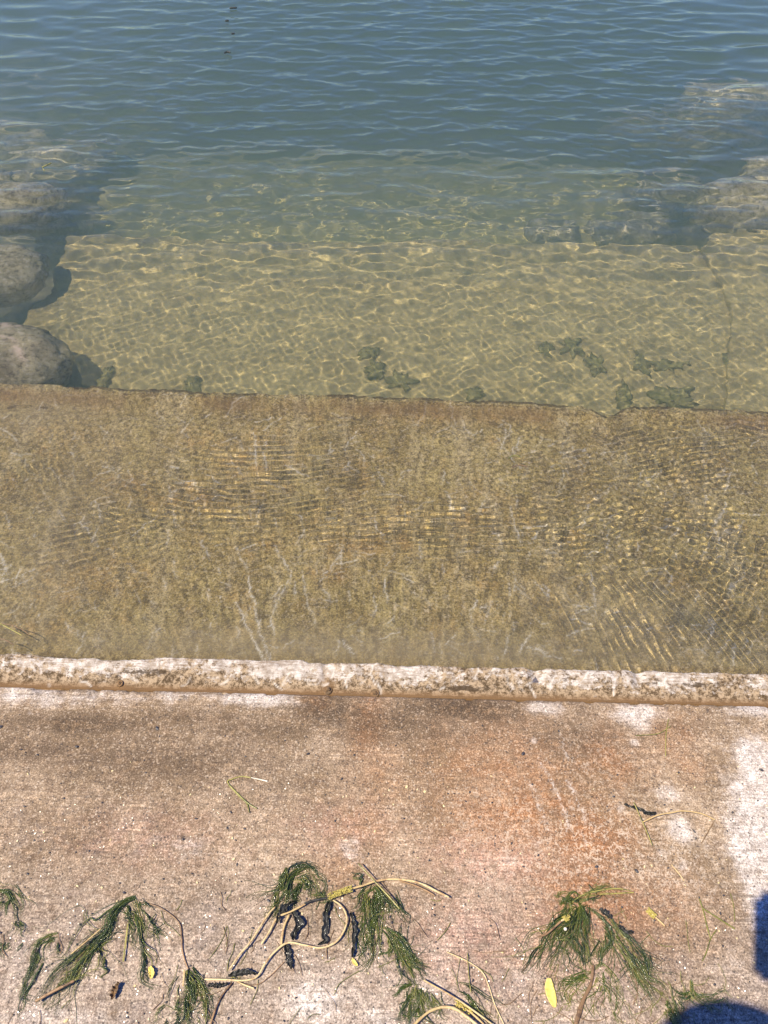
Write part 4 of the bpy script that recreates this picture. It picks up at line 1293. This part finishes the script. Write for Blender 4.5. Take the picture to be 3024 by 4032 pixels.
# ------------------------------------------------------------------ afloat
def floater(name, label, cat, pts, r, mat, tint=(0, 1)):
    C = smooth_line([tuple(at(a, b, ZW))[:2] for a, b in pts], 12)
    S_ = Strands()
    S_.tube(np.concatenate([C, np.full((12, 1), .003)], 1), r * np.array([.6] + [1] * 10 + [.6]), 6, np.linspace(*tint, 12))
    o = S_.build(name, mat, None, (C[6, 0], C[6, 1], 0))
    tag(o, label, cat, 'litter afloat')


floater('floating_twig', 'pale green twig afloat above the left boulders', 'twig', [(168, 668), (188, 658), (206, 650)], .0028, M_OLIVE, (1, .4))
floater('floating_twig', 'tiny side sprig below the pale green floating twig', 'twig', [(170, 668), (176, 680)], .0018, M_OLIVE)
floater('floating_leaf', 'dark floating scrap on the ripples, lowest of four in a line', 'floating scrap', [(884, 216), (895, 212), (908, 214)], .0050, M_BLACK)
floater('floating_leaf', 'dark floating scrap, second lowest of the line, thin and short', 'floating scrap', [(912, 140), (925, 139)], .0050, M_BLACK)
floater('floating_leaf', 'dark floating scrap, third up the line, on a bright ripple', 'floating scrap', [(888, 89), (902, 88)], .0050, M_BLACK)
floater('floating_leaf', 'dark floating scrap at the very top of the line', 'floating scrap', [(905, 39), (920, 38), (934, 37)], .0055, M_BLACK)
floater('floating_strand', 'bright green strand afloat over the brown step by the left edge', 'weed strand', [(-10, 2455), (40, 2482), (92, 2510)], .0012, M_OLIVE, (.8, 1))
floater('floating_strand', 'dark strand afloat, upper one near the left edge over the step', 'weed strand', [(-10, 2462), (50, 2470), (100, 2492), (120, 2510)], .0010, M_BROWN, (-.5, 0))
floater('floating_strand', 'dark strand afloat, lower one at the left edge over the step', 'weed strand', [(-5, 2520), (30, 2530), (60, 2548)], .0010, M_BROWN, (-.5, 0))
floater('floating_strand', 'curved dark strand afloat over the right middle of the brown step', 'weed strand', [(2015, 1850), (2045, 1840), (2075, 1846)], .0014, M_BROWN, (-.5, 0))
floater('floating_strand', 'short olive strand afloat just above the curved dark strand', 'weed strand', [(2000, 1815), (2020, 1803), (2048, 1808)], .0014, M_OLIVE, (.2, .5))

# ------------------------------------------------------------------ the photographer (stands behind the lens; only the shadow falls into the picture)
M_SKIN = mat_plain('skin', (.44, .26, .18), (.50, .31, .22), .5, 60)
def mat_person():
    m = NT('person_skin_and_clothes')
    z = m.n('ShaderNodeSeparateXYZ', {0: m.n('ShaderNodeTexCoord').outputs['Object']}).outputs[2]
    x = m.ma('ABSOLUTE', m.n('ShaderNodeSeparateXYZ', {0: m.n('ShaderNodeTexCoord').outputs['Object']}).outputs[0])
    n = m.noise(260, 3, .6)
    col = m.mix(m.ss(n, .3, .7), (.022, .032, .065), (.034, .048, .09))
    leg = m.ma('MULTIPLY', m.ma('LESS_THAN', z, .94), m.ma('LESS_THAN', x, .19))
    col = m.mix(leg, col, m.mix(m.ss(n, .3, .7), (.075, .075, .085), (.11, .11, .12)))
    col = m.mix(m.ma('LESS_THAN', z, .075), col, (.025, .022, .02))
    head = m.ma('MULTIPLY', m.ma('GREATER_THAN', z, 1.425), m.ma('LESS_THAN', x, .10))
    col = m.mix(head, col, (.46, .28, .20))
    m.bsdf(col, .8, m.bump(n, .3, .002), .3)
    return m.m


M_BODY = mat_person()
M_SHADOW_HAT = mat_plain('shadow_hat_straw', (.40, .30, .16), (.55, .44, .26), .8, 400)
M_PHONE = mat_plain('black_phone', (.01, .01, .012), (.015, .015, .018), .25, 50)

PX, PY = -.175, -.42


def skinned(name, joints, links, root, mat, parent=None, sub=2):
    me = bpy.data.meshes.new(name)
    names = list(joints)
    me.from_pydata([joints[k][0] for k in names], [(names.index(a), names.index(b)) for a, b in links], [])
    me.materials.append(mat)
    o = bpy.data.objects.new(name, me)
    COL.objects.link(o)
    o.parent = parent
    o.modifiers.new('skin', 'SKIN')
    bpy.context.view_layer.update()
    if not me.skin_vertices:
        bpy.context.view_layer.objects.active = o
        bpy.ops.mesh.customdata_skin_add()
    for k, sv in zip(names, me.skin_vertices[0].data):
        r = joints[k][1]
        sv.radius = r if isinstance(r, tuple) else (r, r)
        sv.use_root = (k == root)
    md = o.modifiers.new('sub', 'SUBSURF')
    md.levels = md.render_levels = sub
    o.modifiers['skin'].use_smooth_shade = True
    return o


person = empty('person', (PX, PY, 0), 'person in a navy shirt and an added shadow-casting hat holding up a phone, standing on the landing', 'person')
J = {'pel': ((0, -.02, .93), (.15, .11)), 'waist': ((0, -.02, 1.06), (.125, .095)), 'chest': ((0, -.01, 1.24), (.15, .11)), 'up': ((0, -.01, 1.36), (.13, .09)),
     'neck': ((0, .01, 1.43), .052), 'jaw': ((0, .05, 1.50), (.062, .07)), 'head': ((0, .06, 1.57), (.074, .09)), 'crown': ((0, .05, 1.64), (.06, .075)), 'nose': ((0, .145, 1.545), (.013, .016)), 'earl': ((-.078, .05, 1.545), (.010, .024)), 'earr': ((.078, .05, 1.545), (.010, .024)),
     'shl': ((-.17, -.01, 1.36), .055), 'ell': ((-.23, .0, 1.10), .042), 'wrl': ((-.23, .09, .87), .026),
     'shr': ((.17, -.01, 1.36), .055), 'elr': ((.24, .10, 1.14), .042), 'wrr': ((.062 - PX, -.195 - PY, 1.40), .026),
     'hpl': ((-.10, -.02, .86), .088), 'knl': ((-.11, .01, .48), .058), 'anl': ((-.11, -.02, .09), .038), 'tol': ((-.12, .13, .04), .034),
     'hpr': ((.10, -.02, .86), .088), 'knr': ((.11, .01, .48), .058), 'anr': ((.11, -.02, .09), .038), 'tor': ((.12, .13, .04), .034)}
body = skinned('body', J, [('pel', 'waist'), ('waist', 'chest'), ('chest', 'up'), ('up', 'neck'), ('neck', 'jaw'), ('jaw', 'head'), ('head', 'crown'), ('head', 'nose'), ('head', 'earl'), ('head', 'earr'), ('up', 'shl'), ('shl', 'ell'), ('ell', 'wrl'),
                           ('up', 'shr'), ('shr', 'elr'), ('elr', 'wrr'), ('pel', 'hpl'), ('hpl', 'knl'), ('knl', 'anl'), ('anl', 'tol'), ('pel', 'hpr'), ('hpr', 'knr'), ('knr', 'anr'), ('anr', 'tor')], 'pel', M_BODY, person)
bm = bmesh.new()  # added hat, out of view: its brim shapes the shadow in the corner
prof = [(.001, 1.735), (.05, 1.732), (.085, 1.71), (.098, 1.66), (.102, 1.625), (.14, 1.615), (.185, 1.60), (.186, 1.596), (.14, 1.610), (.1, 1.618)]
ringv = []
for (r0, z0) in prof:
    ringv.append([bm.verts.new((r0 * math.cos(a), .05 + r0 * 1.06 * math.sin(a), z0)) for a in np.linspace(0, 2 * math.pi, 40, endpoint=False)])
for A_, B_ in zip(ringv, ringv[1:]):
    for i in range(40):
        bm.faces.new((A_[i], A_[(i + 1) % 40], B_[(i + 1) % 40], B_[i])).smooth = True
me = bpy.data.meshes.new('shadow_hat')
bm.to_mesh(me)
bm.free()
me.materials.append(M_SHADOW_HAT)
hat = bpy.data.objects.new('shadow_hat', me)
COL.objects.link(hat)
hat.parent = person
for (nm, x_, y_, z_, sx, sy, sz, mt) in (('eye', -.032, .128, 1.565, .011, .008, .007, M_PALE), ('eye', .032, .128, 1.565, .011, .008, .007, M_PALE),
                                         ('mouth', 0, .134, 1.497, .022, .008, .006, M_RUST), ('hair', 0, .025, 1.585, .086, .092, .075, M_BLACK)):
    bm = bmesh.new()
    bmesh.ops.create_uvsphere(bm, u_segments=20, v_segments=12, radius=1, matrix=Matrix.Translation((x_, y_, z_)) @ Matrix.Diagonal((sx, sy, sz, 1)))
    me = bpy.data.meshes.new(nm)
    bm.to_mesh(me)
    bm.free()
    me.materials.append(mt)
    fo = bpy.data.objects.new(nm, me)
    COL.objects.link(fo)
    fo.parent = person
# phone: its back faces along the view, lens at the camera
bm = bmesh.new()
bmesh.ops.create_cube(bm, size=1)
for v in bm.verts:
    v.co = Vector((v.co.x * .074, v.co.y * .150, v.co.z * .008))
bmesh.ops.bevel(bm, geom=[e_ for e_ in bm.edges if abs((e_.verts[0].co - e_.verts[1].co).normalized().z) > .9], offset=.012, segments=5, affect='EDGES')
me = bpy.data.meshes.new('phone')
bm.to_mesh(me)
bm.free()
me.materials.append(M_PHONE)
phone = bpy.data.objects.new('phone', me)
COL.objects.link(phone)
phone.matrix_world = Matrix.Translation((0, 0, CAMH)) @ R_CAM.to_4x4() @ Matrix.Translation((.002, -.048, .012))
tag(phone, 'black phone held up in front of the person', 'phone')
# right hand holding the lower end of the phone, fingers behind it
PM = Matrix.Translation((-PX, -PY, CAMH)) @ R_CAM.to_4x4()
hj = {'w': ((.062, -.205, .055), .024), 'p': ((.052, -.125, .024), (.030, .016))}
hl = [('w', 'p')]
for i in range(4):
    y_ = -.078 - .019 * i
    hj['k%d' % i] = ((.047, y_, .010), .0092)
    hj['m%d' % i] = ((.032, y_ - .002, -.004), .0084)
    hj['t%d' % i] = ((.006 + .004 * i, y_ - .004, -.003), .0070)
    hl += [('p', 'k%d' % i), ('k%d' % i, 'm%d' % i), ('m%d' % i, 't%d' % i)]
hj['th'] = ((.042, -.090, .030), .0105)
hj['tt'] = ((.016, -.070, .026), .0085)
hl += [('p', 'th'), ('th', 'tt')]
hj = {k: (tuple(PM @ Vector(v[0])), v[1]) for k, v in hj.items()}
skinned('hand', hj, hl, 'w', M_SKIN, person)

hj = {'w': ((-.23, .095, .865), .024), 'p': ((-.232, .115, .80), (.018, .034))}
hl = [('w', 'p')]
for i in range(4):
    y_ = .150 - .021 * i
    hj['k%d' % i] = ((-.232, y_, .765 + .004 * (i == 3)), .0092)
    hj['m%d' % i] = ((-.226, y_ + .004, .735), .0084)
    hj['t%d' % i] = ((-.214, y_ + .006, .713 + .006 * (i in (0, 3))), .0072)
    hl += [('p', 'k%d' % i), ('k%d' % i, 'm%d' % i), ('m%d' % i, 't%d' % i)]
hj['th'] = ((-.218, .155, .80), .0105)
hj['tt'] = ((-.205, .170, .765), .0085)
hl += [('p', 'th'), ('th', 'tt')]
skinned('hand', hj, hl, 'w', M_SKIN, person)
